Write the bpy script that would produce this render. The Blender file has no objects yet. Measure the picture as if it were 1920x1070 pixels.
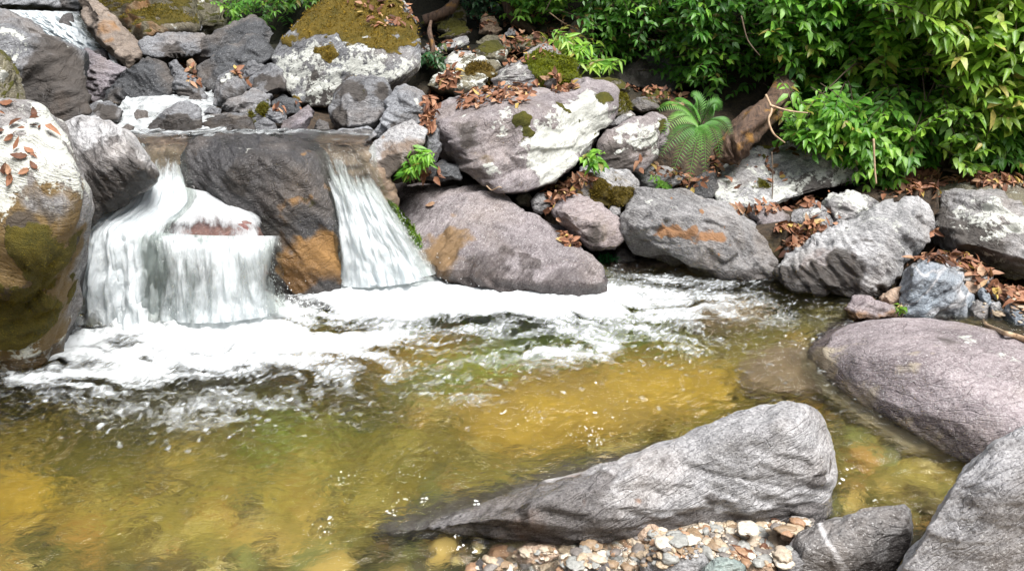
import bpy, bmesh, math, random
import numpy as np
from mathutils import Vector

random.seed(7)
rng = np.random.default_rng(7)
C = bpy.context.scene.collection
scn = bpy.context.scene
R = math.radians

# ------------------------------------------------------------------ camera
FPX, CX, CY = 1600.0, 960.0, 535.0          # focal length and centre in photograph pixels
CAM = np.array([0.0, 0.0, 2.0]); PITCH = R(23)
cd = bpy.data.cameras.new('camera'); cam = bpy.data.objects.new('camera', cd); C.objects.link(cam)
cd.sensor_width = 36; cd.lens = 36 * FPX / 1920; cd.clip_end = 500; cd.clip_start = 0.05
cam.location = CAM; cam.rotation_euler = (R(90) - PITCH, 0, 0)
scn.camera = cam

# ------------------------------------------------------------------ sky, sun, exposure
SUN_EL, SUN_AZ = R(66), R(135)               # azimuth clockwise from +Y
w = bpy.data.worlds.new('World'); scn.world = w; w.use_nodes = True
nt = w.node_tree; bg = nt.nodes['Background']
sky = nt.nodes.new('ShaderNodeTexSky'); sky.sky_type = 'NISHITA'; sky.sun_disc = False
sky.sun_elevation = SUN_EL; sky.sun_rotation = SUN_AZ; sky.dust_density = 3.0; sky.air_density = 1.0
hs = nt.nodes.new('ShaderNodeHueSaturation'); hs.inputs['Saturation'].default_value = 0.4
nt.links.new(sky.outputs[0], hs.inputs['Color']); nt.links.new(hs.outputs[0], bg.inputs[0])
bg.inputs[1].default_value = 0.09
sd = bpy.data.lights.new('sun', 'SUN'); sd.energy = 3.6; sd.angle = R(32); sd.color = (1, .98, .95)
sun = bpy.data.objects.new('sun', sd); C.objects.link(sun)
sv = Vector((math.sin(SUN_AZ) * math.cos(SUN_EL), math.cos(SUN_AZ) * math.cos(SUN_EL), math.sin(SUN_EL)))
sun.rotation_euler = sv.to_track_quat('Z', 'Y').to_euler(); sun.location = (0, 0, 30)
scn.view_settings.view_transform = 'Standard'; scn.view_settings.look = 'None'
scn.view_settings.exposure = 1.0; scn.view_settings.gamma = 1
scn.cycles.max_bounces = 10; scn.cycles.transparent_max_bounces = 16
scn.cycles.caustics_refractive = True; scn.cycles.caustics_reflective = False
scn.cycles.use_denoising = True

# ------------------------------------------------------------------ helpers: projection, noise, meshes
sp_, cp_ = math.sin(PITCH), math.cos(PITCH)
def P(px, py, Y):
    """World point on the view ray of photograph pixel (px, py) at forward distance Y."""
    a = (np.asarray(px, float) - CX) / FPX; b = (np.asarray(py, float) - CY) / FPX
    dx, dy, dz = a, cp_ - b * sp_, -sp_ - b * cp_
    t = np.asarray(Y, float) / dy
    return np.stack(np.broadcast_arrays(CAM[0] + dx * t, CAM[1] + dy * t, CAM[2] + dz * t), -1)
def PZ(px, py, z=0.0):
    a = (np.asarray(px, float) - CX) / FPX; b = (np.asarray(py, float) - CY) / FPX
    t = (z - CAM[2]) / (-sp_ - b * cp_)
    return np.stack(np.broadcast_arrays(a * t, (cp_ - b * sp_) * t, z + 0 * t), -1)
def proj(v):
    d = v - CAM
    f = d[..., 1] * cp_ - d[..., 2] * sp_; u = d[..., 1] * sp_ + d[..., 2] * cp_
    f = np.where(np.abs(f) < 1e-6, 1e-6, f)
    return CX + FPX * d[..., 0] / f, CY - FPX * u / f, f

_perm = np.random.default_rng(3).permutation(256).astype(np.int64); _perm = np.concatenate([_perm, _perm, _perm])
_g = np.random.default_rng(4).normal(size=(256, 3)); _g = (_g / np.linalg.norm(_g, axis=1)[:, None]).astype(np.float32)
def noise(p, seed=0):
    p = np.asarray(p, np.float32) + np.float32(seed * 17.31)
    i = np.floor(p).astype(np.int64); f = p - i; i &= 255
    u = f * f * f * (f * (f * 6 - 15) + 10)
    out = 0
    for dx in (0, 1):
        wx = u[:, 0] if dx else 1 - u[:, 0]
        a = _perm[i[:, 0] + dx]
        for dy in (0, 1):
            wy = u[:, 1] if dy else 1 - u[:, 1]
            b = _perm[a + i[:, 1] + dy]
            for dz in (0, 1):
                wz = u[:, 2] if dz else 1 - u[:, 2]
                g = _g[_perm[b + i[:, 2] + dz]]
                out = out + wx * wy * wz * (g[:, 0] * (f[:, 0] - dx) + g[:, 1] * (f[:, 1] - dy) + g[:, 2] * (f[:, 2] - dz))
    return out * 1.6
def fbm(p, o=4, seed=0, gain=.5):
    s, a = 0, 1.0
    for k in range(o):
        s = s + a * noise(p * 2.03 ** k, seed + k * 3); a *= gain
    return s
def ridge(p, o=3, seed=0):
    s, a = 0, 1.0
    for k in range(o):
        s = s + a * (1 - np.abs(noise(p * 2.1 ** k, seed + k * 5)) * 2); a *= .5
    return s
_rt = np.random.default_rng(9).uniform(0, 1, (256, 3)).astype(np.float32)
def cells(p, seed=0, k=22):
    """Fracture pattern: every cell is a tilted plane of its own, with a narrow step to its neighbour."""
    p = np.asarray(p, np.float32) + np.float32(seed * 7.77); i = np.floor(p).astype(np.int64)
    d1 = np.full(len(p), 9., np.float32); d2 = d1.copy(); v1 = np.zeros(len(p), np.float32); v2 = v1.copy()
    for a in (-1, 0, 1):
        for b in (-1, 0, 1):
            for c in (-1, 0, 1):
                j = i + [a, b, c]; h = _perm[_perm[_perm[j[:, 0] & 255] + (j[:, 1] & 255)] + (j[:, 2] & 255)]
                e = p - (j + _rt[h]); d = np.sqrt((e * e).sum(1)); vv = (e * _g[h]).sum(1) + (_rt[h, 0] - .5) * .35
                m1 = d < d1; m2 = (~m1) & (d < d2)
                d2 = np.where(m1, d1, np.where(m2, d, d2)); v2 = np.where(m1, v1, np.where(m2, vv, v2))
                d1 = np.where(m1, d, d1); v1 = np.where(m1, vv, v1)
    w_ = 1 / (1 + np.exp(-np.clip((d2 - d1) * k, 0, 30)))
    return v1 * w_ + v2 * (1 - w_)
def sstep(a, b, x):
    t = np.clip((x - a) / (b - a), 0, 1); return t * t * (3 - 2 * t)

def mesh_np(name, v, f, mat=None, parent=None, attrs=None, smooth=True, loc=None, mats=None):
    v = np.asarray(v, np.float32); f = np.asarray(f, np.int32)
    if loc is None: loc = np.zeros(3)
    me = bpy.data.meshes.new(name)
    n, k = f.shape
    me.vertices.add(len(v)); me.vertices.foreach_set('co', (v - np.asarray(loc, np.float32)).ravel())
    me.loops.add(n * k); me.loops.foreach_set('vertex_index', f.ravel())
    me.polygons.add(n); me.polygons.foreach_set('loop_start', np.arange(0, n * k, k, dtype=np.int32))
    me.update(calc_edges=True)
    me.polygons.foreach_set('use_smooth', np.full(n, smooth))
    for an, av in (attrs or {}).items():
        av = np.asarray(av, np.float32)
        if av.ndim == 1:
            me.attributes.new(an, 'FLOAT', 'POINT').data.foreach_set('value', av)
        else:
            me.attributes.new(an, 'FLOAT_VECTOR', 'POINT').data.foreach_set('vector', av.ravel())
    if mat: me.materials.append(mat)
    o = bpy.data.objects.new(name, me); C.objects.link(o); o.location = [float(x) for x in loc]
    if parent: o.parent = parent
    return o
def tag(o, label=None, cat=None, group=None, kind=None):
    if label: o['label'] = label
    if cat: o['category'] = cat
    if group: o['group'] = group
    if kind: o['kind'] = kind
    return o
def empty(name, loc, label, cat, group=None):
    o = bpy.data.objects.new(name, None); C.objects.link(o); o.location = [float(x) for x in loc]; o.empty_display_size = .1
    return tag(o, label, cat, group)
def norm(a): return a / (np.linalg.norm(a, axis=-1, keepdims=True) + 1e-9)
def vnormals(v, f):
    fn = np.cross(v[f[:, 1]] - v[f[:, 0]], v[f[:, 2]] - v[f[:, 0]])
    n = np.zeros_like(v)
    for k in range(3):
        for c in range(3): n[:, c] += np.bincount(f[:, k], fn[:, c], len(v))
    return norm(n)
_ico = {}
def ico(l):
    if l not in _ico:
        bm = bmesh.new(); bmesh.ops.create_icosphere(bm, subdivisions=l, radius=1)
        bm.verts.ensure_lookup_table()
        v = np.array([q.co[:] for q in bm.verts], np.float32); f = np.array([[q.index for q in t.verts] for t in bm.faces], np.int32)
        bm.free(); _ico[l] = (norm(v), f)
    return _ico[l]
def hull_planes(pts):
    bm = bmesh.new()
    for p in pts: bm.verts.new([float(x) for x in p])
    bmesh.ops.convex_hull(bm, input=bm.verts)
    bm.normal_update(); out = []
    for f in bm.faces:
        if f.calc_area() < 1e-7: continue
        n = np.array(f.normal[:]); d = float(n @ np.array(f.verts[0].co[:]))
        if d < 0: n, d = -n, -d
        if d < 1e-3: continue
        if any(n @ m > .992 and abs(d - e) < .03 for m, e in out): continue
        out.append((n, d))
    bm.free()
    return np.array([m for m, e in out]), np.array([e for m, e in out])
def tube(pts, radii, sides=6):
    pts = np.asarray(pts, float); n = len(pts); radii = np.broadcast_to(radii, (n,))
    t = norm(np.gradient(pts, axis=0)); up = np.array([.31, .2, .93])
    s = norm(np.cross(t, up)); b = np.cross(s, t)
    ang = np.arange(sides) / sides * 2 * np.pi
    v = pts[:, None] + radii[:, None, None] * (np.cos(ang)[None, :, None] * s[:, None] + np.sin(ang)[None, :, None] * b[:, None])
    f = []
    for i in range(n - 1):
        for j in range(sides):
            k = (j + 1) % sides
            f.append([i * sides + j, i * sides + k, (i + 1) * sides + k, (i + 1) * sides + j])
    v = v.reshape(-1, 3); base = len(v)
    v = np.vstack([v, pts[:1], pts[-1:]])
    for j in range(sides):
        k = (j + 1) % sides
        f.append([base, k, j, base]); f.append([base + 1, (n - 1) * sides + j, (n - 1) * sides + k, base + 1])
    f = np.array(f)
    return v, np.vstack([f[:, [0, 1, 2]], f[(f[:, 3] != f[:, 0])][:, [0, 2, 3]]])
def merge(parts):
    vs, fs, b = [], [], 0
    for v, f in parts: vs.append(v); fs.append(f + b); b += len(v)
    return np.vstack(vs), np.vstack(fs)
def smoothline(p, n):
    p = np.asarray(p, float); t = np.linspace(0, len(p) - 1, n); out = []
    q = np.vstack([2 * p[0] - p[1], p, 2 * p[-1] - p[-2]])
    for x in t:
        i = min(int(x), len(p) - 2); u = x - i; a, b, c, d = q[i:i + 4]
        out.append(.5 * (2 * b + (c - a) * u + (2 * a - 5 * b + 4 * c - d) * u * u + (3 * b - a - 3 * c + d) * u ** 3))
    return np.array(out)

# ------------------------------------------------------------------ node helpers
class NT:
    def __init__(s, name):
        s.m = bpy.data.materials.new(name); s.m.use_nodes = True; s.t = s.m.node_tree; s.t.nodes.clear()
        s.out = s.t.nodes.new('ShaderNodeOutputMaterial')
    def n(s, typ, **kw):
        nd = s.t.nodes.new('ShaderNode' + typ)
        for k, v in kw.items():
            if k.startswith('_'): setattr(nd, k[1:], v)
            else:
                key = int(k[1:]) if k[0] == 'i' and k[1:].isdigit() else k.replace('__', ' ')
                s.set(nd.inputs[key], v)
        return nd
    def set(s, inp, v):
        if isinstance(v, bpy.types.NodeSocket): s.t.links.new(v, inp)
        elif isinstance(v, bpy.types.Node): s.t.links.new(v.outputs[0], inp)
        elif isinstance(v, tuple) and len(v) == 3 and inp.type == 'RGBA': inp.default_value = (*v, 1)
        else: inp.default_value = v
    def math(s, op, a, b=0.0, c=None, clamp=False):
        nd = s.n('Math', _operation=op, _use_clamp=clamp, i0=a, i1=b)
        if c is not None: s.set(nd.inputs[2], c)
        return nd.outputs[0]
    def mr(s, x, a, b, c=0.0, d=1.0, smooth=False):
        return s.n('MapRange', _interpolation_type='SMOOTHSTEP' if smooth else 'LINEAR', i0=x, i1=a, i2=b, i3=c, i4=d).outputs[0]
    def mix(s, f, a, b, blend='MIX'):
        nd = s.t.nodes.new('ShaderNodeMix'); nd.data_type = 'RGBA'; nd.blend_type = blend
        s.set(nd.inputs[0], f); s.set(nd.inputs[6], a); s.set(nd.inputs[7], b); return nd.outputs[2]
    def mixs(s, f, a, b):
        nd = s.t.nodes.new('ShaderNodeMixShader'); s.set(nd.inputs[0], f)
        s.t.links.new(a.outputs[0] if isinstance(a, bpy.types.Node) else a, nd.inputs[1]); s.t.links.new(b.outputs[0] if isinstance(b, bpy.types.Node) else b, nd.inputs[2]); return nd.outputs[0]
    def noise(s, v, scale, detail=4, rough=.55, dist=0.0):
        return s.n('TexNoise', Vector=v, Scale=scale, Detail=detail, Roughness=rough, Distortion=dist).outputs[0]
    def attr(s, name): return s.n('Attribute', _attribute_name=name)
    def gray(s, v):
        return s.n('CombineColor', i0=v, i1=v, i2=v).outputs[0]

STY = {'G': ((.36, .352, .352), (.09, .086, .088)), 'P': ((.345, .312, .318), (.135, .11, .115)), 'D': ((.12, .12, .122), (.04, .04, .042)),
       'L': ((.52, .515, .52), (.14, .138, .142)), 'W': ((.17, .155, .15), (.05, .045, .045)), 'K': ((.36, .41, .46), (.12, .14, .17)),
       'T': ((.42, .30, .20), (.22, .15, .10)), 'O': ((.20, .18, .12), (.09, .08, .05)), 'V': ((.37, .325, .332), (.15, .115, .12)),
       'R': ((.30, .15, .13), (.14, .06, .055)), 'Q': ((.58, .44, .33), (.38, .25, .17)), 'X': ((.66, .64, .61), (.34, .31, .28)), 'E': ((.30, .36, .34), (.15, .2, .19)),
       'B': ((.62, .42, .07), (.34, .21, .035))}
def rock_material(name, style, ang=(.4, .3, 0), wet=0.0, mosscol=((.13, .115, .012), (.05, .055, .008)), staincol=(.33, .17, .06), lichcol=((.62, .63, .58), (.45, .46, .42)), scale=1.0, veins=0.0, rough=.72, speck=.35, gloss=.22):
    A, B = STY[style] if isinstance(style, str) else style
    k = NT(name)
    tc = k.n('TexCoord').outputs['Object']
    off = tuple(random.uniform(-20, 20) for _ in range(3))
    v = k.n('Mapping', Vector=tc, Location=off, Rotation=ang).outputs[0]
    vs = k.n('Mapping', Vector=v, Scale=(1, 1, 3.2)).outputs[0]
    mot = k.noise(v, 2.6 * scale, 5, .6)
    st = k.noise(vs, 9 * scale, 8, .72, .8)
    gr = k.noise(k.n('Mapping', Vector=v, Scale=(1, 1, 1.6)).outputs[0], 85 * scale, 3, .7)
    spk = k.n('TexVoronoi', Vector=v, Scale=120 * scale).outputs['Distance']
    g2 = k.noise(k.n('Mapping', Vector=v, Scale=(1, 1, 1.9)).outputs[0], 30 * scale, 4, .7, .3)
    f = k.math('ADD', k.math('MULTIPLY', st, .6), k.math('ADD', k.math('MULTIPLY', gr, .75), k.math('MULTIPLY', g2, .6)))
    f = k.mr(k.math('ADD', f, k.math('MULTIPLY', mot, .3)), .93, 1.33)
    col = k.mix(f, B, A)
    col = k.mix(1.0, col, k.gray(k.mr(mot, .3, .7, .72, 1.22)), 'MULTIPLY')
    hue = k.noise(v, 1.9 * scale, 4, .6)
    col = k.mix(k.mr(hue, .48, .7, 0, .5), col, k.mix(st, tuple(c * .5 for c in (.20, .155, .12)), (.34, .27, .215)))
    bl = k.noise(k.n('Mapping', Vector=v, Scale=(1, 1, 6.0)).outputs[0], 3.5 * scale, 2.5, .5, .4)
    blf = k.mr(k.math('ABSOLUTE', k.math('SUBTRACT', bl, .5)), .004, .03, 1, 0)
    col = k.mix(k.math('MULTIPLY', blf, k.mr(mot, .42, .6, 0, .55 - .5 * speck)), col, k.mix(.6, col, (.03, .027, .028)))
    col = k.mix(k.mr(spk, .3, .1, 0, .45), col, (.06, .055, .06))
    crk = k.noise(k.n('Mapping', Vector=v, Scale=(1, 1, 3.0)).outputs[0], 3.3 * scale, 3, .5, .5)
    crf = k.mr(k.math('ABSOLUTE', k.math('SUBTRACT', crk, .5)), .0, .007, 1, 0)
    col = k.mix(k.math('MULTIPLY', crf, .12), col, (.04, .036, .036))
    if veins:
        vn = k.noise(k.n('Mapping', Vector=v, Scale=(1, .5, 2.0)).outputs[0], 2.2, 2, .4, .4)
        vf = k.mr(k.math('ABSOLUTE', k.math('SUBTRACT', vn, .52)), .004, .022, veins, 0)
        col = k.mix(vf, col, (.62, .6, .6))
    sk_ = k.noise(v, 120 * scale, 2, .8)
    col = k.mix(k.mr(sk_, .60, .68, 0, speck), col, (.62, .61, .6)); col = k.mix(k.mr(sk_, .40, .32, 0, speck), col, (.035, .033, .035))
    # stain
    sn = k.noise(k.n('Mapping', Vector=tc, Location=off, Scale=(1, 1, .4)).outputs[0], 7, 6, .65)
    sa = k.attr('stain').outputs['Fac']
    sf = k.mr(k.math('ADD', sa, k.math('MULTIPLY', k.math('SUBTRACT', sn, .5), 1.5)), .3, .95, 0, .85, True)
    col = k.mix(sf, col, k.mix(gr, tuple(c * .55 for c in staincol), staincol))
    # second stain: dark film, plus shade painted on undersides and in creases
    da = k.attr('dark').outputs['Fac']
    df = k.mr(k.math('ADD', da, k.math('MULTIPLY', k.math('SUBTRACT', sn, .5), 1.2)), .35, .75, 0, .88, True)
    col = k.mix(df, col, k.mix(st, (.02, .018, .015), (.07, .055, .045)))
    # lichen
    ln = k.noise(v, 13 * scale, 4, .62, .3)
    ln2 = k.noise(v, 4.5 * scale, 3, .5)
    la = k.attr('lichen').outputs['Fac']
    lt = k.math('ADD', k.math('ADD', ln, k.math('ADD', k.math('MULTIPLY', k.math('SUBTRACT', ln2, .5), .5), k.math('MULTIPLY', k.math('SUBTRACT', k.noise(v, 42, 4, .7), .5), .55))), k.math('MULTIPLY', k.math('SUBTRACT', la, .5), .42))
    lf = k.mr(lt, .49, .57, 0, .9)
    lf = k.math('MULTIPLY', lf, k.mr(la, .03, .12))
    col = k.mix(lf, col, k.mix(k.mr(k.noise(v, 38, 4, .7), .35, .62), lichcol[1], lichcol[0]))
    # moss
    ma = k.attr('moss').outputs['Fac']
    mn = k.noise(v, 7, 7, .68)
    mf = k.mr(k.math('ADD', k.math('SUBTRACT', mn, .5), k.math('MULTIPLY', k.math('SUBTRACT', ma, .5), 1.0)), 0, .1)
    mf = k.math('MULTIPLY', mf, k.mr(ma, .03, .12))
    mg = k.noise(v, 160, 3, .75)
    mc = k.mix(k.mr(k.math('ADD', k.math('MULTIPLY', mg, .6), k.math('MULTIPLY', k.noise(v, 9, 4, .6), .6)), .45, .75), mosscol[1], mosscol[0])
    col = k.mix(mf, col, mc)
    # wet
    wa = k.attr('wet').outputs['Fac']
    wf = k.mr(k.math('ADD', k.math('ADD', wa, wet), k.math('MULTIPLY', k.math('SUBTRACT', mot, .5), .9)), .35, .65, 0, 1, True)
    col = k.mix(wf, col, k.mix(1.0, col, (.40, .38, .37), 'MULTIPLY'))
    ro = k.math('ADD', rough, k.math('MULTIPLY', mf, .25)); ro = k.mix(wf, k.gray(ro), (gloss, gloss, gloss))
    h = k.math('ADD', k.math('MULTIPLY', st, .6), k.math('ADD', k.math('MULTIPLY', gr, .25), k.math('MULTIPLY', g2, .3)))
    h = k.math('SUBTRACT', k.math('ADD', h, k.math('MULTIPLY', mot, .5)), k.math('ADD', k.math('MULTIPLY', crf, .15), k.math('MULTIPLY', blf, .12)))
    h = k.math('ADD', h, k.math('ADD', k.math('MULTIPLY', lf, .12), k.math('MULTIPLY', mf, k.math('MULTIPLY', mg, .9))))
    bp = k.n('Bump', Strength=.9, Distance=.026 / scale, Height=h)
    bs = k.n('BsdfPrincipled', Base__Color=col, Roughness=ro, Normal=bp.outputs[0])
    bs.inputs['Specular IOR Level'].default_value = .4
    k.t.links.new(bs.outputs[0], k.out.inputs[0])
    return k.m

LEAFV = np.array([[0, 0, 0], [.33, 0, 0], [.68, 0, 0], [1, 0, 0], [.3, .5, 0], [.68, .34, 0], [.3, -.5, 0], [.68, -.34, 0]], float)
LEAFF = np.array([[0, 1, 4], [4, 1, 5], [1, 2, 5], [5, 2, 3], [0, 6, 1], [6, 7, 1], [1, 7, 2], [7, 3, 2]])
def leaf_mesh(pos, d, up, size, width, tint, fold=.12, droop=.25, curl=None):
    n = len(pos); d = norm(d); s = norm(np.cross(up, d)); u = np.cross(d, s)
    t = LEAFV
    size = np.broadcast_to(size, (n,)); width = np.broadcast_to(width, (n,))
    droop = np.broadcast_to(droop, (n,)); fold = np.broadcast_to(fold, (n,))
    x = t[None, :, 0] * size[:, None]; y = t[None, :, 1] * (size * width)[:, None]
    z = (fold[:, None] * np.abs(t[None, :, 1]) - droop[:, None] * t[None, :, 0] ** 2) * size[:, None]
    v = pos[:, None] + x[..., None] * d[:, None] + y[..., None] * s[:, None] + z[..., None] * u[:, None]
    f = (LEAFF[None] + (np.arange(n) * 8)[:, None, None]).reshape(-1, 3)
    return v.reshape(-1, 3), f, np.repeat(tint, 8)
def leaf_material(name, ramp, rough=.45, trans=.35, spec=.5):
    k = NT(name)
    a = k.attr('tint').outputs['Fac']
    cr = k.t.nodes.new('ShaderNodeValToRGB'); el = cr.color_ramp.elements
    while len(el) < len(ramp): el.new(.5)
    for e, (p_, c_) in zip(el, ramp): e.position = p_; e.color = (*c_, 1)
    k.t.links.new(a, cr.inputs[0])
    nz = k.noise(k.n('TexCoord').outputs['Object'], 60, 3)
    col = k.mix(1.0, cr.outputs[0], k.gray(k.mr(nz, .3, .7, .75, 1.2)), 'MULTIPLY')
    b = k.n('BsdfPrincipled', Base__Color=col, Roughness=rough); b.inputs['Specular IOR Level'].default_value = spec
    tr = k.n('BsdfTranslucent', Color=k.mix(1.0, col, (1.1, 1.15, .6), 'MULTIPLY'))
    k.t.links.new(k.mixs(trans, b, tr), k.out.inputs[0]); return k.m
FOOT = []
GROUND_PTS = []       # rock feet, used to lay the ground under them
def rock(name, label, outline, Y, style='G', tilt=.6, inner=None, bulge=.28, back=.75, sink=0.0, p=60, rough=.9, lich=0.0, moss=0.0,
         spots=(), band=None, wet=0.0, cat=None, group=None, hulls=None, lvl=None, foot=True, chips=6, ang=None, **mk):
    """A boulder: the outline gives where its edges stand, the inner points its near ridges, then it gets a back, chips and weathering."""
    global rng
    seed = abs(hash_str(label)) % 9973; rg = np.random.default_rng(seed)
    absY = np.array([q[2] for q in outline]) if len(outline[0]) == 3 else None
    o = np.array([q[:2] for q in outline], float); lo, hi = o.min(0), o.max(0); c2 = o.mean(0)
    S = math.sqrt((hi[0] - lo[0]) * (hi[1] - lo[1])) * (Y / cp_) / FPX
    def depth(q): return Y + tilt * S * ((hi[1] - q[:, 1]) / (hi[1] - lo[1]) - .5)
    def build(o, inner):
        c2 = o.mean(0)
        dep = absY if absY is not None and len(absY) == len(o) else depth(o)
        pts = [P(o[:, 0], o[:, 1], dep)]
        if inner is None:
            sel = o[rg.permutation(len(o))[:5]] if p >= 30 else o; q = c2 + (sel - c2) * rg.uniform(.4, .78, (len(sel), 1)); pts.append(P(q[:, 0], q[:, 1], depth(q) - bulge * S))
        else:
            q = np.array(inner, float); pts.append(P(q[:, 0], q[:, 1], Y + q[:, 2] * S))
        q = c2 + (o - c2) * .82; pts.append(P(q[:, 0], q[:, 1], dep + back * S))
        pts = np.vstack(pts)
        if sink:
            zlim = pts[:, 2].min() + .3 * (pts[:, 2].max() - pts[:, 2].min())
            b = pts[pts[:, 2] < zlim] - [0, 0, sink]
            pts = np.vstack([pts, b])
        return pts
    sets = [build(o, inner)] + [build(np.array(hh, float), None) for hh in (hulls or [])]
    allp = np.vstack(sets)
    c = (sets[0].max(0) + sets[0].min(0)) / 2 if not hulls else np.mean([s.mean(0) for s in sets], axis=0)
    d = allp - c; ev, ax = np.linalg.eigh(np.cov(d.T)); pr = d @ ax
    sc = np.maximum(np.abs(pr).max(0), 1e-3)
    area = math.sqrt((hi[0] - lo[0]) * (hi[1] - lo[1]))
    if lvl is None: lvl = 7 if area > 190 else 6 if area > 70 else 5 if area > 24 else 4
    D, F = ico(lvl)
    rad = None
    for s in sets:
        n, dd = hull_planes(((s - c) @ ax) / sc)
        cn = norm(rg.normal(size=(chips, 3))); cn = norm(cn + [0, 0, 0]); sup = (((s - c) @ ax / sc) @ cn.T).max(0) * rg.uniform(.8, .95, chips)
        n = np.vstack([n, cn]) if chips else n; dd = np.concatenate([dd, sup]) if chips else dd
        r = np.zeros(len(D))
        for i in range(len(n)):
            r += np.maximum(D @ n[i] / dd[i], 1e-3) ** p
        r = 1.015 * r ** (-1 / p)
        rad = r if rad is None else np.log(np.exp(14 * rad) + np.exp(14 * r)) / 14 - 0.01
    v = c + (D * rad[:, None] * sc) @ ax.T
    if np.linalg.det(ax) < 0: F = F[:, ::-1]
    # keep the measured width and height after the corners have been worn
    px_, py_, ff_ = proj(v); R_ = np.array([1.0, 0, 0]); U_ = np.array([0, sp_, cp_])
    if not hulls:
        k1 = (hi[0] - lo[0]) / (px_.max() - px_.min()); k2 = 1.0 if sink else (hi[1] - lo[1]) / (py_.max() - py_.min())
        k1, k2 = min(max(k1, .9), 1.25), min(max(k2, .9), 1.25)
        mc = P((px_.max() + px_.min()) / 2, (py_.max() + py_.min()) / 2, c[1]); tgt = P((lo[0] + hi[0]) / 2, (lo[1] + hi[1]) / 2, c[1])
        dv = v - mc; v = v + ((k1 - 1) * (dv @ R_))[:, None] * R_ + ((k2 - 1) * (dv @ U_))[:, None] * U_
        sh = tgt - mc
        v = v + (sh @ R_) * R_ + (0 if sink else (sh @ U_)) * U_
    nr = vnormals(v, F)
    q = v / S + seed
    fo = norm(rg.normal(size=3) * [.5, .5, 1]); 
    qs = q + (2.6) * (q @ fo)[:, None] * fo
    jag = 1.0 if p >= 30 else .3
    disp = jag * (.095 * cells(q * 1.5 + 1.1 * (q @ fo)[:, None] * fo, seed % 40) + .044 * cells(qs * 3.4, seed % 23) + (.016 * cells(q * 9, seed % 17) if lvl >= 6 else 0)) + .012 * fbm(q * 2.2, 4, seed % 50) + .011 * (ridge(qs * 2.0, 3, seed % 31) - 1.0) + .007 * noise(qs * 9, 5) + .004 * noise(q * 26, 9)
    if p >= 30:      # broken ledges along the bedding
        tq = (q @ fo) * rg.uniform(4.5, 7) + .9 * fbm(q * 1.5, 3, 21); fr_ = tq - np.floor(tq)
        disp = disp + .016 * (sstep(0, .72, fr_) - sstep(.86, 1.0, fr_)) * sstep(-.2, .35, noise(q * 1.8, 27))
    v = v + nr * (disp * S * rough)[:, None]
    nr = vnormals(v, F)
    # surface marks, fixed to the stone
    at = {k: np.zeros(len(v)) for k in ('moss', 'lichen', 'stain', 'dark', 'wet')}
    big = fbm(q * 1.6, 3, 71); warp = 0
    at['moss'] += moss * sstep(.1, .75, nr[:, 2] + .5 * big) if moss else 0
    at['lichen'] += lich * np.clip(.75 + .6 * big, 0, 1.4) if lich else 0
    if spots:
        x, y, f = proj(v); face = ((CAM - v) * nr).sum(1) > 0
        for an, sx, sy, sr, sst in spots:
            e = (x - sx) ** 2 + (y - sy) ** 2 + np.where(face, 0, 1e7); i = int(e.argmin())
            rr = sr * f[i] / FPX
            dist = np.linalg.norm(v - v[i], axis=1); warp = fbm(v * (.9 / rr), 4, 13) * 1.5
            if an == 'dark': sst *= 1.35
            at[an] += sst * (1 - sstep(.35, 1.35, dist / rr * (1 + .55 * warp)))
    if band:      # band = (z of waterline, height): stained and wet zone
        z0, hb = band
        at['wet'] += 1.0 - sstep(.5, 1.0, (v[:, 2] - z0) / hb + .4 * big)
        at['stain'] += .75 * (1 - sstep(.6, 1.5, (v[:, 2] - z0) / hb + .4 * big))
    if band is None and group == GP and v[:, 2].min() < .12 and Y < 5.2:
        at['wet'] += 1.1 * (1 - sstep(.5, 1.0, v[:, 2] / .11 + .5 * big))
    mcap = at['moss'].copy()
    v = v + nr * (np.clip(at['moss'] - .45, 0, .6) * (.012 + .014 * fbm(v * 22, 3, 3)))[:, None]
    for a in at: at[a] = np.clip(at[a], -.5, 1.4)
    base = np.array([v[:, 0].mean(), v[:, 1].mean(), v[:, 2].min()])
    if ang is None: ang = tuple(rg.uniform(-.6, .6, 3))
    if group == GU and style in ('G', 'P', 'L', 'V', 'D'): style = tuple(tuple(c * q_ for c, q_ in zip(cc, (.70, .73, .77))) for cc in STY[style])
    m = rock_material(name, style, ang=ang, wet=wet, **mk)
    ob = mesh_np(name, v, F, m, attrs=at, loc=base)
    tag(ob, label, cat or name.split('_')[-1], group)
    h = v[:, 2].max() - v[:, 2].min()
    if lvl >= 6:
        px_, py_, ff_ = proj(v)
        sel = np.where((mcap + .35 * fbm(v * 7, 3, 5) > .72) & (((CAM - v) * nr).sum(1) > 0) & (px_ > -20) & (px_ < 1940) & (py_ > -20) & (py_ < 1090))[0]
        if len(sel) > 60:
            bs_ = min(1.0, Y / 6.3) ** 2; nb = int(min(3500 / bs_, len(sel) * 3)); sel = rg.choice(sel, nb); mc = mk.get('mosscol', ((.13, .115, .012), (.05, .055, .008)))
            lv, lf_, lt_ = leaf_mesh(v[sel] + nr[sel] * .004 + rg.normal(size=(nb, 3)) * .006, norm(nr[sel] + rg.normal(size=(nb, 3)) * .8), norm(rg.normal(size=(nb, 3))), rg.uniform(.008, .02, nb) * bs_, rg.uniform(.25, .5, nb), np.clip(rg.normal(.5, .25, nb), 0, 1))
            mo_ = mesh_np('moss_cover', lv - base, lf_, leaf_material('moss', [(0, mc[1]), (.5, mc[0]), (1, tuple(min(1, c * 1.6) for c in mc[0]))], .8, .2, .15), parent=ob, attrs={'tint': lt_}); mo_['kind'] = 'stuff'
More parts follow.
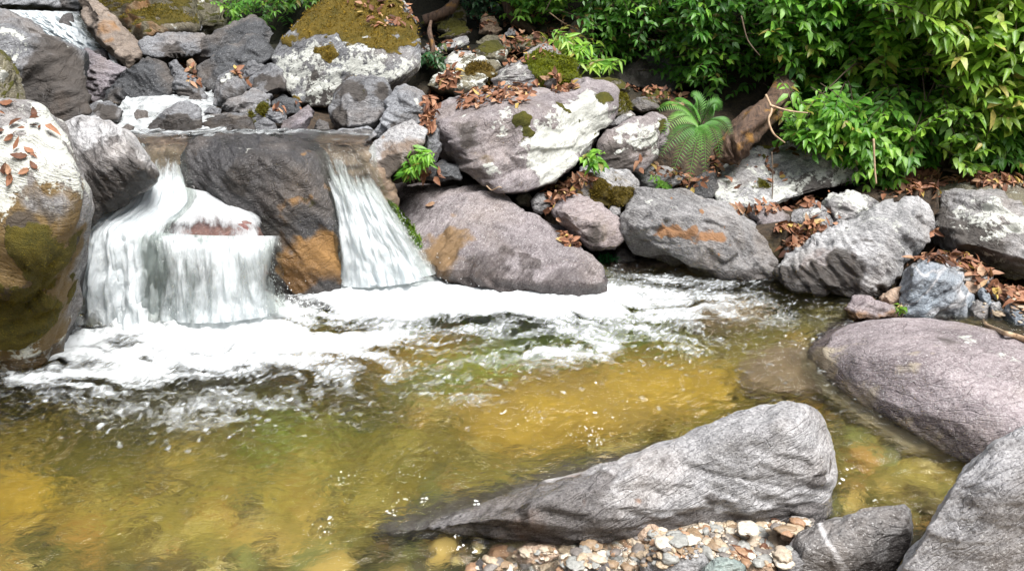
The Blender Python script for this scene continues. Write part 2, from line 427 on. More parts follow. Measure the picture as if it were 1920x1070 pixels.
    if lvl >= 5 and foot:
        e2, a2 = np.linalg.eigh(np.cov((v[:, :2] - base[:2]).T)); r2 = np.abs((v[:, :2] - base[:2]) @ a2).max(0)
        FOOT.append((base[:2], a2, r2, base[2] + .12 * h))
    if foot: GROUND_PTS.append((base[0], base[1], base[2] + .1 * h))
    return ob
def hash_str(s):
    h = 5381
    for ch in s: h = (h * 33 + ord(ch)) & 0x7fffffff
    return h
# ------------------------------------------------------------------ boulders and stones
GP, GU, GR, GF, GM = 'boulders round the plunge pool', 'rocks heaped above the falls', 'stones on the right bank', 'stones on the near shore', 'mossy rocks on the back slope'
ALG = (.26, .13, .025)
# around the falls, left
rock('boulder', 'lichen white boulder with brown algae streaks, overhanging the left of the pool',
     [(-260, 150), (0, 190), (50, 197), (95, 222), (145, 268), (153, 320), (141, 390), (137, 450), (112, 520), (80, 592), (40, 640), (0, 676), (-220, 720), (-330, 420)],
     3.85, 'G', tilt=.12, inner=[(40, 260, -.10), (110, 330, -.16), (100, 420, -.2), (0, 480, -.28), (-120, 350, -.2), (0, 620, -.12)], sink=.35, lich=.5, moss=.0, group=GP, lvl=7,
     spots=[('stain', 90, 470, 105, .95), ('lichen', 60, 520, 260, -.55), ('dark', 70, 470, 70, .4), ('dark', 20, 560, 60, .4), ('moss', 100, 500, 50, .55), ('stain', 20, 430, 60, .7), ('stain', 40, 560, 120, 1.0), ('moss', 15, 620, 75, .85), ('moss', 60, 560, 80, .56), ('moss', 100, 450, 70, .44), ('moss', 30, 460, 60, .44), ('stain', 125, 400, 50, .8), ('dark', 45, 410, 32, .55), ('dark', 110, 500, 40, .5), ('stain', -80, 600, 200, 1.0), ('lichen', 60, 260, 90, .7), ('lichen', 10, 330, 70, .7), ('moss', 140, 300, 18, .5), ('lichen', 120, 320, 50, .6)],
     staincol=(.19, .11, .015), mosscol=((.15, .115, .012), (.06, .055, .008)), rough=.6)
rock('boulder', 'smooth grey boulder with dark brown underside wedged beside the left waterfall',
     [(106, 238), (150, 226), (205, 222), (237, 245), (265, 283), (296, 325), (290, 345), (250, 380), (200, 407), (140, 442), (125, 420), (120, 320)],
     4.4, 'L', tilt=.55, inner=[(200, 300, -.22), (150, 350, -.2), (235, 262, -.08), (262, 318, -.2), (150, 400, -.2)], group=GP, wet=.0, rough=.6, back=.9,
     spots=[('dark', 180, 390, 70, .6), ('dark', 250, 345, 55, .6), ('wet', 230, 350, 90, .8), ('wet', 160, 395, 80, .9), ('stain', 225, 355, 55, .6), ('stain', 160, 410, 50, .5), ('dark', 190, 270, 22, .4), ('wet', 215, 262, 14, .5)], staincol=(.2, .12, .03))  # dark spots paint shade into the underside, beside real stain and wet
rock('boulder', 'wet dark boulder standing between the two waterfalls',
     [(322, 312), (338, 274), (380, 248), (440, 255), (490, 249), (545, 252), (596, 268), (630, 318), (642, 380), (642, 440), (642, 500), (600, 524), (555, 530), (530, 505), (505, 445), (470, 402), (420, 388), (352, 375), (322, 345)],
     4.8, ((.10, .097, .10), (.03, .028, .029)), tilt=.56, inner=[(440, 300, -.12), (560, 300, -.1), (600, 400, -.14), (590, 480, -.18), (480, 380, -.14), (400, 350, -.14)], sink=.35, group=GP, wet=.5, rough=1.0, p=27, chips=4, gloss=.12, back=.5,
     spots=[('stain', 590, 485, 62, 1.2), ('stain', 630, 470, 45, 1.0), ('dark', 450, 330, 40, .5), ('lichen', 470, 290, 40, .12), ('moss', 560, 405, 50, .42), ('dark', 540, 440, 42, .5)],
     staincol=(.42, .22, .06), scale=.9)
rock('rock', 'red brown rock ledge under the left waterfall curtain',
     [(165, 430), (230, 400), (300, 378), (410, 380), (470, 402), (500, 440), (508, 500), (505, 585), (150, 600)],
     4.55, 'R', tilt=.45, inner=[(300, 442, -.2), (485, 446, -.2), (300, 560, -.22), (490, 560, -.2), (180, 480, -.2)], sink=.3, group=GP, wet=.35, foot=False)
rock('rock', 'low dark rock with a moss cap in the shade left of the curtain fall',
     [(60, 610), (80, 548), (110, 527), (143, 540), (155, 585), (130, 620)], 4.28, 'W', sink=.3, moss=.55, group=GP, wet=.3, mosscol=((.06, .09, .015), (.02, .035, .008)))
rock('rock', 'brown streaked rock face behind the right waterfall',
     [(580, 273, 5.02), (640, 269, 5.02), (696, 273, 5.03), (702, 345, 4.98), (742, 420, 4.93), (778, 500, 4.9), (770, 545, 4.86), (635, 545, 4.76), (612, 400, 4.84)], 5.08, 'T', tilt=.75, sink=.3, group=GP, wet=.5, bulge=.1, foot=False)
rock('rock', 'wet brown rock lip from which the left waterfall drops',
     [(246, 273, 5.02), (300, 269, 5.02), (360, 273, 5.02), (368, 330, 4.84), (366, 395, 4.7), (240, 400, 4.6), (232, 330, 4.76)], 4.85, 'T', sink=.3, group=GP, wet=.5, bulge=.05, foot=False)
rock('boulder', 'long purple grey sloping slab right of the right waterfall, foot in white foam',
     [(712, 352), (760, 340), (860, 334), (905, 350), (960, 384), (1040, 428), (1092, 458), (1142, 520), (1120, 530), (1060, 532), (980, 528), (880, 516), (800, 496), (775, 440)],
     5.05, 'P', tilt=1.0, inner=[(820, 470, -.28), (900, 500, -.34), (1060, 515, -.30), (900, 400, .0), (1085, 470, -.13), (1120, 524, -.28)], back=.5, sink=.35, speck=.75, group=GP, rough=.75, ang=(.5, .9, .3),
     spots=[('stain', 830, 480, 62, .95), ('dark', 905, 495, 40, .2), ('wet', 900, 512, 70, .7), ('wet', 760, 370, 55, .7), ('dark', 760, 380, 40, .42), ('dark', 1000, 500, 30, .15), ('wet', 1060, 528, 60, .6)],  # dark spots along the foot paint crease shading into the colour
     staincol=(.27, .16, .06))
rock('block', 'tilted grey block with brown side leaning at the top of the right waterfall',
     [(676, 318), (678, 292), (700, 262), (735, 238), (772, 224), (798, 246), (796, 268), (765, 300), (730, 322), (708, 352), (690, 345)],
     5.1, 'L', tilt=.8, inner=[(690, 318, -.3), (735, 288, -.12), (797, 252, .1), (712, 345, -.3)], chips=3, group=GP, rough=.5, back=.5,
     spots=[('stain', 760, 290, 45, .8), ('stain', 715, 330, 40, .8), ('dark', 740, 312, 32, .6), ('moss', 705, 340, 22, .6), ('wet', 690, 335, 20, .6)], staincol=(.2, .13, .08))
rock('boulder', 'large boulder with white lichen face and leaf litter on its flat top',
     [(813, 232), (835, 204), (900, 177), (960, 162), (1000, 159), (1110, 157), (1146, 168), (1150, 200), (1128, 238), (1112, 275), (1085, 300), (1045, 337), (1000, 356), (950, 364), (930, 350), (870, 312), (835, 292), (818, 262)],
     5.75, 'P', tilt=1.0, inner=[(835, 245, -.26), (900, 222, -.24), (960, 205, -.24), (985, 215, -.27), (1140, 180, .18), (990, 300, -.36), (1000, 345, -.4), (950, 355, -.34), (880, 290, -.28)], back=.6, p=34, chips=3, group=GP, rough=.7,
     spots=[('lichen', 1060, 250, 95, .74), ('lichen', 1020, 300, 55, .7), ('lichen', 1100, 200, 50, .65), ('dark', 1080, 230, 22, .4), ('dark', 1020, 230, 18, .4), ('dark', 1050, 300, 16, .35), ('lichen', 940, 215, 40, .45), ('moss', 982, 225, 22, .8), ('moss', 1050, 195, 16, .75), ('moss', 1130, 180, 25, .7), ('moss', 990, 250, 16, .6), ('stain', 910, 300, 22, .6), ('dark', 880, 240, 34, .45), ('dark', 900, 330, 50, .4), ('lichen', 1130, 230, 40, .6)],
     staincol=(.17, .11, .03))
# left, upstream
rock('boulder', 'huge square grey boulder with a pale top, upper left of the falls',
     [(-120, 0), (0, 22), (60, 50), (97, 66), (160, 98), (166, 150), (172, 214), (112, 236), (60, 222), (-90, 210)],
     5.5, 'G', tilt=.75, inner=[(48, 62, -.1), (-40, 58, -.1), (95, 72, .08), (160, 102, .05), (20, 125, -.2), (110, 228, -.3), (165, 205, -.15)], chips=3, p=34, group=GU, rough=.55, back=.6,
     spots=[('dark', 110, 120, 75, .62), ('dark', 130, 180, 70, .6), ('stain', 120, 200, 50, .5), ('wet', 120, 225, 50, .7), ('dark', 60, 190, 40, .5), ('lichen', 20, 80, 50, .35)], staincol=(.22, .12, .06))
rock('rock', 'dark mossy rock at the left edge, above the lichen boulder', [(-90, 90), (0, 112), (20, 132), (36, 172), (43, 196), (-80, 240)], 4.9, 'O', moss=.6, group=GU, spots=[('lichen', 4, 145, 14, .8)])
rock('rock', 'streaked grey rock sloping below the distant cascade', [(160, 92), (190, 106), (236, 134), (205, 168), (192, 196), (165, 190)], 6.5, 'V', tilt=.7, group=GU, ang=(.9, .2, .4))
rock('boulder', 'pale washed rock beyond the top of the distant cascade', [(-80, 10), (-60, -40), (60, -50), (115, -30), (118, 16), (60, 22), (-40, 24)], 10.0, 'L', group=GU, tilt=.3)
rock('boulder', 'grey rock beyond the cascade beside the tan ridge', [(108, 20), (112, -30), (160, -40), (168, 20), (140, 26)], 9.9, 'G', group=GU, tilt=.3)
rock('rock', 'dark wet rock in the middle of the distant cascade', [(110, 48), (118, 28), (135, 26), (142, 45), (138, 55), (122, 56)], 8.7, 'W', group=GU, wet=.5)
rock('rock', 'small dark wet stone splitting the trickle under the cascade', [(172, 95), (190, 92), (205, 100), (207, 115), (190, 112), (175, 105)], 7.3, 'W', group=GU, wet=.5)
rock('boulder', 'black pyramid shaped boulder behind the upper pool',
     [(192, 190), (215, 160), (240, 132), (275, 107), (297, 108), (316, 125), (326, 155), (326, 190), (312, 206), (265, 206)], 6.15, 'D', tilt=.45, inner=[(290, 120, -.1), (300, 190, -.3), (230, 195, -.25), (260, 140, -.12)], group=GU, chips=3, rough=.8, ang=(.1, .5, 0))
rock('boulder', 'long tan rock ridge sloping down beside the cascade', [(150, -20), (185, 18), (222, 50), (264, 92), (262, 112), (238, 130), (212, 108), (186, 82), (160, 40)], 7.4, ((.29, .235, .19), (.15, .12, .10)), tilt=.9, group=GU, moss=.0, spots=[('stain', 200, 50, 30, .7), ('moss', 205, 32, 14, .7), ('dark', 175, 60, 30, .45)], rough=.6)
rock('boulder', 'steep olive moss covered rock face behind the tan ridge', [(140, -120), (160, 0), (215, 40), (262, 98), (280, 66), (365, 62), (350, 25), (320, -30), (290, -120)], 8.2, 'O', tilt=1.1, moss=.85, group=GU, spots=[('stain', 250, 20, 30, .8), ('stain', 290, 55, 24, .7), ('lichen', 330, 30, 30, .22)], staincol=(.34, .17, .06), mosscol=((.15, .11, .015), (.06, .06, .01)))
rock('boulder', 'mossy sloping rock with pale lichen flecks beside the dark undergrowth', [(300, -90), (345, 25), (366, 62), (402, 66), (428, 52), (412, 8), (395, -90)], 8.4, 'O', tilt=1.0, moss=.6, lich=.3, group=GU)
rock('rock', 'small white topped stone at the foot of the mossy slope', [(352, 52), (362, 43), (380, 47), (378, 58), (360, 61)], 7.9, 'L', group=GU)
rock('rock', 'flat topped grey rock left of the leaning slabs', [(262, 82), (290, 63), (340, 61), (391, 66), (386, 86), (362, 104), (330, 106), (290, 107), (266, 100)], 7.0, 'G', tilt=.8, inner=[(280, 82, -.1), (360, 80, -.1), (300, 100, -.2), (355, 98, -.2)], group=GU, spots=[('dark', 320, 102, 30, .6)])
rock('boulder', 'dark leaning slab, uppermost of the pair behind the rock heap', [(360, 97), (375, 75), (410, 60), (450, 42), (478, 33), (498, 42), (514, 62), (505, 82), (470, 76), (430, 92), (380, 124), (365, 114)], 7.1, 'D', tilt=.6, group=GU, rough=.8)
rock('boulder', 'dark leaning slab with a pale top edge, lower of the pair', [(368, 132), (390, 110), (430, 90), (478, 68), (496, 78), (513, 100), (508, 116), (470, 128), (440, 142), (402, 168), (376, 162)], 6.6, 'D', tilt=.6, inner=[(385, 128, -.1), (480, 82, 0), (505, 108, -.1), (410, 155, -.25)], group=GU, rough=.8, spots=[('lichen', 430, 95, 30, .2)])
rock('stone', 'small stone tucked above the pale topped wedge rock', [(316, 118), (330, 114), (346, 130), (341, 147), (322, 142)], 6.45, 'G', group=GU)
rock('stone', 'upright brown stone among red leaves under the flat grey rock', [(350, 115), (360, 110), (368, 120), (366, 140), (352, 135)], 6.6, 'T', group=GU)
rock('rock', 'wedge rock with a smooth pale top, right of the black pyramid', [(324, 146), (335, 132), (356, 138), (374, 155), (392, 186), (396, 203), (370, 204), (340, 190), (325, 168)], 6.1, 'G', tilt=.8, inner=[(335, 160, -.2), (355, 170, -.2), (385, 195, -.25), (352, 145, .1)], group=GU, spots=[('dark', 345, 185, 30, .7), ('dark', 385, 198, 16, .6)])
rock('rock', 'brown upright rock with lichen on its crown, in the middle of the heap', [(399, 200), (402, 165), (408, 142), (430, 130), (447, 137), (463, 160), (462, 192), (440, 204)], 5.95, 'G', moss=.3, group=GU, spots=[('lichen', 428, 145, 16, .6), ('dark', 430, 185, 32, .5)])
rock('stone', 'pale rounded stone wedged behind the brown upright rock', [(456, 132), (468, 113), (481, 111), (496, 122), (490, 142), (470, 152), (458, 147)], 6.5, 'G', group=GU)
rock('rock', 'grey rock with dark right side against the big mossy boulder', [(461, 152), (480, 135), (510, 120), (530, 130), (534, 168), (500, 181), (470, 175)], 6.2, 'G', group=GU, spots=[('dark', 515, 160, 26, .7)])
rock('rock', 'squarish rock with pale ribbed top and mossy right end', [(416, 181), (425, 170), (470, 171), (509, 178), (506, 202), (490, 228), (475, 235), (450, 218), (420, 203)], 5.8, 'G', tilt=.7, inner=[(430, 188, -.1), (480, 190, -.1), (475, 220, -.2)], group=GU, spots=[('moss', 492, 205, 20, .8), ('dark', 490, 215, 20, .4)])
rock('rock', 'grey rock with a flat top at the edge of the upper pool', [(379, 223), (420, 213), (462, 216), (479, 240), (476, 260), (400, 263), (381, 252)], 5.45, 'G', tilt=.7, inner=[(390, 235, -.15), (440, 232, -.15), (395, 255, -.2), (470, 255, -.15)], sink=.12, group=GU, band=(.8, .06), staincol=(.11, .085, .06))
rock('rock', 'grey humped rock with a dark hollow, standing in the upper rapids', [(273, 245), (290, 220), (325, 198), (350, 189), (371, 195), (381, 214), (381, 256), (355, 262), (310, 258), (288, 250)], 5.45, 'G', tilt=.6, group=GU, sink=.12, band=(.8, .06), staincol=(.11, .085, .06), spots=[('dark', 335, 238, 36, .85), ('wet', 340, 245, 40, .8)])  # the hollow is shade painted by a dark spot, not modelled
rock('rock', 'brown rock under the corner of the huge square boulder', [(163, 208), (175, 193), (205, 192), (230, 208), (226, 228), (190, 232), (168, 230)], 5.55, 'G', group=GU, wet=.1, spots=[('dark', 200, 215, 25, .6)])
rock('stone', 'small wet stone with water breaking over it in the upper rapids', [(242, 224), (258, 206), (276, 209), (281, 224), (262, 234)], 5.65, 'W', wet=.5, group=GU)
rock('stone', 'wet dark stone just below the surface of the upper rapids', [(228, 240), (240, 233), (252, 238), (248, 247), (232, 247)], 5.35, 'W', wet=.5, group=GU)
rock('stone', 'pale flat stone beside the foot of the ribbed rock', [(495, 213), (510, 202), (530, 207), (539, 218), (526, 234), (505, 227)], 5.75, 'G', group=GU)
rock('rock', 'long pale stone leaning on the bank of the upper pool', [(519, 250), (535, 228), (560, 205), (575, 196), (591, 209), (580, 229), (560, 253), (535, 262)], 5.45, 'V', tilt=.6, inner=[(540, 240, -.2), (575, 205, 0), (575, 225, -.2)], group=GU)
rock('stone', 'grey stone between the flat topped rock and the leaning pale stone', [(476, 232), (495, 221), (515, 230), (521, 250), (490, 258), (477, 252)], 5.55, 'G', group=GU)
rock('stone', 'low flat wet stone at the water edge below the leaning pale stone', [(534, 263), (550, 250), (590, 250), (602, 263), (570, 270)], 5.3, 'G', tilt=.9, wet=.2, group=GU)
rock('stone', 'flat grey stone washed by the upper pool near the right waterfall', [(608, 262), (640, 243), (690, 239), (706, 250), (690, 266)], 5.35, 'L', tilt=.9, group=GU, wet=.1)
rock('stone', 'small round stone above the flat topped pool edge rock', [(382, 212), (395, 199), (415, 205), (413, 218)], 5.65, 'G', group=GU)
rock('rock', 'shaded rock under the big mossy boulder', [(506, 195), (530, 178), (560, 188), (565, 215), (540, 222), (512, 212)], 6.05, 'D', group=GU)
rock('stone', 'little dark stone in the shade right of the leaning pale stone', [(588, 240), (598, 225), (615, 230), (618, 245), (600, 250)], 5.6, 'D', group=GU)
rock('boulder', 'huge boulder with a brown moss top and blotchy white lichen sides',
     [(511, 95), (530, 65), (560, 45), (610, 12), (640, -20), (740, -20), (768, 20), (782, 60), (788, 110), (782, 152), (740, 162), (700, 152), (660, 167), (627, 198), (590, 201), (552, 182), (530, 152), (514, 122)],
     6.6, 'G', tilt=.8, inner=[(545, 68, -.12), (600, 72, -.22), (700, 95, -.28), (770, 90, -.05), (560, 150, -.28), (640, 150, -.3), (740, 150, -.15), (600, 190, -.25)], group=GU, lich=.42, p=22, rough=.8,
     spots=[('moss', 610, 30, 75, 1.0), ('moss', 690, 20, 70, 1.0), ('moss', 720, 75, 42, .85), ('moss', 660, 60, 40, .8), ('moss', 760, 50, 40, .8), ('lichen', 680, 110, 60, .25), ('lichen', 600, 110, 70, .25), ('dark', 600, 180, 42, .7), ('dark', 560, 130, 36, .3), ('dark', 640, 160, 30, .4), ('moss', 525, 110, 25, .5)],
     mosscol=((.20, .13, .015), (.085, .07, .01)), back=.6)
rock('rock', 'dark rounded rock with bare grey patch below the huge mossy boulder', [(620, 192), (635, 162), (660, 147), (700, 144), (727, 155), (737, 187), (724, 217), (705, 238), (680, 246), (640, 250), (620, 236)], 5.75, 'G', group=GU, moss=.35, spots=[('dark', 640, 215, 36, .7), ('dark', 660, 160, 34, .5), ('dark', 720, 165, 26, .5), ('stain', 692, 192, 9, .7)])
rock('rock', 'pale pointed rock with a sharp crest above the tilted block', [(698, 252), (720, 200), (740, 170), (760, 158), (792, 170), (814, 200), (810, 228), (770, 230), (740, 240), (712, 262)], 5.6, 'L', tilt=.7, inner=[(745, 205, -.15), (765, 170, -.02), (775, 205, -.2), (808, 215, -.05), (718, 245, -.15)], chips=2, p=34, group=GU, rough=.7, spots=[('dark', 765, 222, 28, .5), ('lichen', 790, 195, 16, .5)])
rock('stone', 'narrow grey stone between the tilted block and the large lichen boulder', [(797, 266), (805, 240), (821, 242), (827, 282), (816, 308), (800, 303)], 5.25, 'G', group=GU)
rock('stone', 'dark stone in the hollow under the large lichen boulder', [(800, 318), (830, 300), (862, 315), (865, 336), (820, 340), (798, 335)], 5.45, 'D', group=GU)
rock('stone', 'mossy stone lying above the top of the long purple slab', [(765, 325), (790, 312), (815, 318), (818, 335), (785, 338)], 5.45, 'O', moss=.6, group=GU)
# middle bank
rock('rock', 'rounded rock spotted with white lichen, behind the strip of red leaves', [(800, 162), (815, 140), (850, 115), (890, 107), (932, 112), (942, 127), (925, 147), (900, 167), (870, 182), (830, 180), (804, 174)], 6.7, 'O', tilt=.8, lich=.62, group=GM, spots=[('moss', 905, 125, 32, .9), ('lichen', 905, 125, 30, -.5)], mosscol=((.15, .1, .02), (.07, .05, .01)))
rock('rock', 'grey rock with a thick bright green moss hump', [(922, 152), (935, 132), (970, 124), (985, 110), (1000, 92), (1020, 86), (1052, 95), (1076, 120), (1087, 147), (1086, 162), (1030, 167), (930, 167)], 6.5, 'G', tilt=.7, group=GM, lich=.2, spots=[('moss', 1030, 110, 52, 1.1), ('moss', 1065, 140, 36, .9), ('lichen', 945, 148, 26, .3)], mosscol=((.15, .17, .008), (.06, .085, .006)))
rock('stone', 'low grey stone between the strip of red leaves and the large lichen boulder', [(822, 200), (845, 185), (878, 178), (885, 190), (850, 205), (828, 212)], 6.3, 'G', group=GM)
rock('rock', 'mossy rock behind the right shoulder of the large lichen boulder', [(1105, 162), (1150, 162), (1179, 195), (1177, 212), (1150, 232), (1120, 232)], 6.15, 'O', moss=.75, lich=.25, group=GM)
rock('rock', 'dark based rock with white lichen, leaning left of the fern', [(1117, 272), (1140, 250), (1180, 228), (1225, 214), (1249, 228), (1246, 262), (1226, 292), (1185, 321), (1160, 323), (1125, 303)], 5.75, 'P', tilt=.7, inner=[(1150, 265, -.2), (1210, 240, -.15), (1200, 290, -.25)], group=GP, spots=[('lichen', 1210, 250, 42, .75), ('lichen', 1165, 245, 25, .5), ('dark', 1160, 295, 45, .5), ('moss', 1240, 235, 18, .7)])
rock('stone', 'lichen stone in the dark gap behind the leaning lichen rock', [(1138, 237), (1155, 215), (1182, 207), (1192, 216), (1168, 238)], 6.05, 'G', lich=.6, group=GM)
rock('rock', 'grey topped rock with a brown mossy face beneath the leaning lichen rock', [(1073, 337), (1090, 318), (1130, 314), (1176, 320), (1195, 341), (1192, 368), (1160, 388), (1110, 383), (1083, 363)], 5.45, 'L', tilt=.8, inner=[(1090, 338, -.15), (1150, 340, -.2), (1180, 350, -.12), (1150, 378, -.25)], group=GR, spots=[('moss', 1120, 362, 32, .8), ('moss', 1165, 365, 28, .75), ('stain', 1140, 365, 40, .6)], staincol=(.18, .12, .03), mosscol=((.14, .10, .015), (.05, .04, .01)))
rock('stone', 'flat pale stone in front of the fern', [(1182, 323), (1205, 312), (1250, 314), (1282, 326), (1270, 345), (1220, 353), (1200, 348)], 5.85, 'L', tilt=.9, group=GR)
for lab, o, Y, s, mo, li in [
    ('white flecked stone at the upper end of the red leaf strip', [(830, 114), (850, 96), (880, 98), (887, 108), (850, 124), (832, 122)], 6.9, 'L', 0, .6),
    ('brown mossy stone with lichen edge behind the spotted rock', [(890, 97), (910, 80), (935, 78), (953, 95), (947, 113), (905, 114)], 6.95, 'O', .7, .3),
    ('low grey stone below the moss cushion pair', [(826, 87), (850, 73), (875, 70), (879, 82), (850, 94), (830, 97)], 7.2, 'L', 0, .3),
    ('rounded moss cushion stone, upper of the pair', [(820, 57), (830, 42), (855, 36), (872, 45), (870, 60), (840, 66)], 7.6, 'O', 1.0, 0),
    ('flatter moss cushion stone, lower of the pair', [(822, 72), (845, 55), (872, 52), (882, 62), (860, 74)], 7.4, 'O', .9, 0),
    ('moss grown stone among the roots at the top of the slope', [(788, 47), (805, 32), (835, 28), (840, 40), (815, 52)], 7.9, 'O', .8, 0),
    ('tall mossy stone leaning at the top of the slope', [(847, 42), (850, 15), (862, 8), (876, 25), (875, 42), (860, 44)], 8.0, 'O', .7, 0),
    ('bare square stone standing on the dark back slope', [(899, 62), (901, 36), (926, 31), (940, 56), (930, 68)], 7.7, 'T', .1, 0),
    ('tiny pale stone on the dark back slope', [(946, 65), (955, 53), (968, 58), (967, 67), (952, 70)], 7.5, 'L', 0, 0),
    ('dim brown rock behind the mossy lichen edged stone', [(893, 80), (915, 66), (945, 68), (958, 85), (955, 100), (930, 85)], 7.2, 'O', .3, .1),
    ('flat mossy rock carrying red leaves behind the green hump', [(958, 84), (975, 66), (1012, 66), (1028, 82), (1000, 100), (965, 97)], 7.2, 'O', .7, 0),
    ('dark leaning rock beside the bright shoots', [(1055, 82), (1073, 47), (1092, 26), (1112, 38), (1112, 80), (1080, 90)], 7.4, 'O', .35, 0),
    ('low mossy slab behind the lichen boulder crest', [(1088, 155), (1130, 147), (1170, 154), (1182, 172), (1150, 180)], 6.5, 'O', .75, .1),
    ('small mossy stone in the hollow left of the fern', [(1200, 184), (1220, 168), (1245, 170), (1257, 187), (1230, 199)], 6.6, 'O', .75, 0),
    ('flat dark stone with moss edge below the hollow', [(1176, 200), (1195, 183), (1225, 185), (1236, 202), (1200, 212)], 6.4, 'D', .5, 0),
    ('dim mossy stone under the overhanging vines at the back', [(1000, 60), (1020, 42), (1050, 46), (1058, 64), (1030, 72)], 7.9, 'O', .5, 0),
    ('small grey stone by the roots beside the huge mossy boulder', [(785, 98), (800, 84), (822, 88), (826, 104), (800, 110)], 7.0, 'L', 0, .5)]:
    rock('mossy_stone' if mo > .4 else 'stone', lab, o, Y, s, moss=mo, lich=li, group=GM, mosscol=((.12, .11, .012), (.05, .05, .008)))
rock('boulder', 'dark bare rock wall under the hanging vines', [(1120, 125), (1180, 95), (1275, 100), (1330, 140), (1300, 200), (1240, 185), (1180, 165), (1140, 155)], 7.3, 'D', tilt=.5, group=GM, rough=.8, spots=[('dark', 1200, 140, 90, .5)])
# right bank
rock('rock', 'purple grey stone with brown underside beside the leaf filled gap', [(1038, 398), (1055, 378), (1100, 371), (1137, 395), (1167, 421), (1169, 448), (1145, 464), (1110, 466), (1083, 443), (1068, 422)], 5.1, 'V', tilt=.7, inner=[(1060, 400, -.15), (1110, 415, -.25), (1160, 430, -.1), (1115, 450, -.3)], group=GR, spots=[('dark', 1110, 445, 32, .6), ('stain', 1120, 435, 25, .5)], staincol=(.16, .12, .04))
rock('stone', 'small grey stone at the head of the leaf filled gap', [(995, 376), (1010, 361), (1031, 361), (1034, 386), (1015, 402), (999, 395)], 5.35, 'G', group=GR)
rock('stone', 'greenish stone under the large lichen boulder beside the slab', [(965, 372), (985, 359), (997, 370), (992, 388), (970, 385)], 5.5, 'O', moss=.4, group=GR)
rock('stone', 'thumb sized grey stone lodged left of the rust streaked boulder', [(1140, 396), (1150, 383), (1164, 388), (1162, 404), (1146, 408)], 5.3, 'G', group=GR)
rock('stone', 'wet stone in the dark gap right of the slab tip', [(1148, 484), (1165, 463), (1187, 468), (1203, 490), (1170, 500), (1150, 495)], 5.15, 'W', wet=.4, sink=.2, group=GR)
rock('boulder', 'boulder with a rust coloured streak and purple right face at the pool edge',
     [(1167, 402), (1180, 370), (1200, 357), (1270, 371), (1350, 384), (1402, 405), (1442, 440), (1462, 480), (1457, 512), (1430, 530), (1390, 524), (1330, 504), (1260, 482), (1190, 462), (1168, 430)],
     5.05, 'G', tilt=.75, inner=[(1185, 400, -.2), (1350, 410, -.22), (1370, 470, -.3), (1420, 515, -.28), (1200, 440, -.24), (1450, 480, -.12), (1280, 470, -.28)], p=32, chips=3, group=GP, rough=.9, sink=0, back=.5, foot=False,
     spots=[*[('stain', 1235 + 12 * i, 430 + 1.6 * i, 14, .5) for i in range(11)], ('dark', 1395, 470, 60, .22), ('wet', 1400, 525, 40, .3), ('lichen', 1240, 380, 40, .15)], staincol=(.36, .17, .06))
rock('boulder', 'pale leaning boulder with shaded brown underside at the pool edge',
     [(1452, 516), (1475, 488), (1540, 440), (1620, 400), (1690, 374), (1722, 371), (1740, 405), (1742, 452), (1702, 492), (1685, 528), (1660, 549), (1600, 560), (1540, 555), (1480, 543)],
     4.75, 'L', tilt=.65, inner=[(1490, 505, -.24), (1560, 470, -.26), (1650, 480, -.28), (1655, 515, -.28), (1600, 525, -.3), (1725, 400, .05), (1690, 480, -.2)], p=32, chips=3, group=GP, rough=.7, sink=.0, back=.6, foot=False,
     spots=[('dark', 1580, 530, 62, .7), ('stain', 1530, 490, 60, .55), ('dark', 1500, 530, 40, .5), ('lichen', 1690, 440, 70, .25)], staincol=(.22, .15, .13), ang=(.5, -.4, 0))  # dark spots paint the underside's shade into the stone
rock('rock', 'bluish banded rock standing at the end of the big low slab', [(1688, 545), (1694, 508), (1725, 490), (1770, 484), (1802, 520), (1828, 562), (1832, 595), (1822, 608), (1700, 606), (1691, 572)], 4.4, 'K', tilt=.5, inner=[(1720, 510, -.2), (1770, 510, -.24), (1800, 590, -.2), (1715, 595, -.22)], group=GR, veins=.5)
rock('rock', 'low brown grey rock at the water line below the leaning boulder', [(1588, 580), (1600, 553), (1640, 560), (1687, 585), (1692, 600), (1600, 606)], 4.3, 'V', tilt=.6, sink=.15, group=GR, band=(.0, .05))
rock('stone', 'tan stone propped against the bluish banded rock', [(1650, 558), (1670, 540), (1691, 535), (1692, 563), (1668, 577)], 4.42, 'Q', group=GR)
rock('boulder', 'large rounded grey boulder with dark mottled flank at the right edge', [(1758, 432), (1770, 385), (1795, 359), (1840, 356), (1900, 378), (1960, 405), (2020, 460), (2000, 530), (1905, 520), (1850, 494), (1790, 464), (1764, 452)], 4.95, 'G', tilt=.6, group=GR, lich=.2, spots=[('dark', 1840, 450, 70, .6), ('dark', 1790, 430, 42, .5), ('lichen', 1880, 400, 60, .4), ('lichen', 1805, 378, 30, .4)])
rock('rock', 'flat mossy rock under leaf litter behind the large rounded boulder', [(1748, 372), (1760, 345), (1810, 335), (1930, 333), (2010, 360), (1990, 420), (1900, 400), (1800, 372), (1765, 402)], 5.45, 'O', tilt=.6, group=GR, moss=.3, lich=.3)
rock('rock', 'white lichen topped rock behind the pale leaning boulder', [(1546, 378), (1570, 360), (1600, 355), (1642, 380), (1650, 397), (1600, 420), (1568, 438), (1557, 412)], 5.25, 'G', group=GR, lich=.45, spots=[('lichen', 1605, 375, 30, .5)])
rock('stone', 'round grey stone with white spots between red leaves', [(1480, 418), (1490, 395), (1520, 378), (1546, 385), (1559, 411), (1555, 440), (1520, 452), (1490, 445)], 5.1, 'G', group=GR, spots=[('lichen', 1528, 394, 10, .9), ('lichen', 1510, 402, 6, .8)])
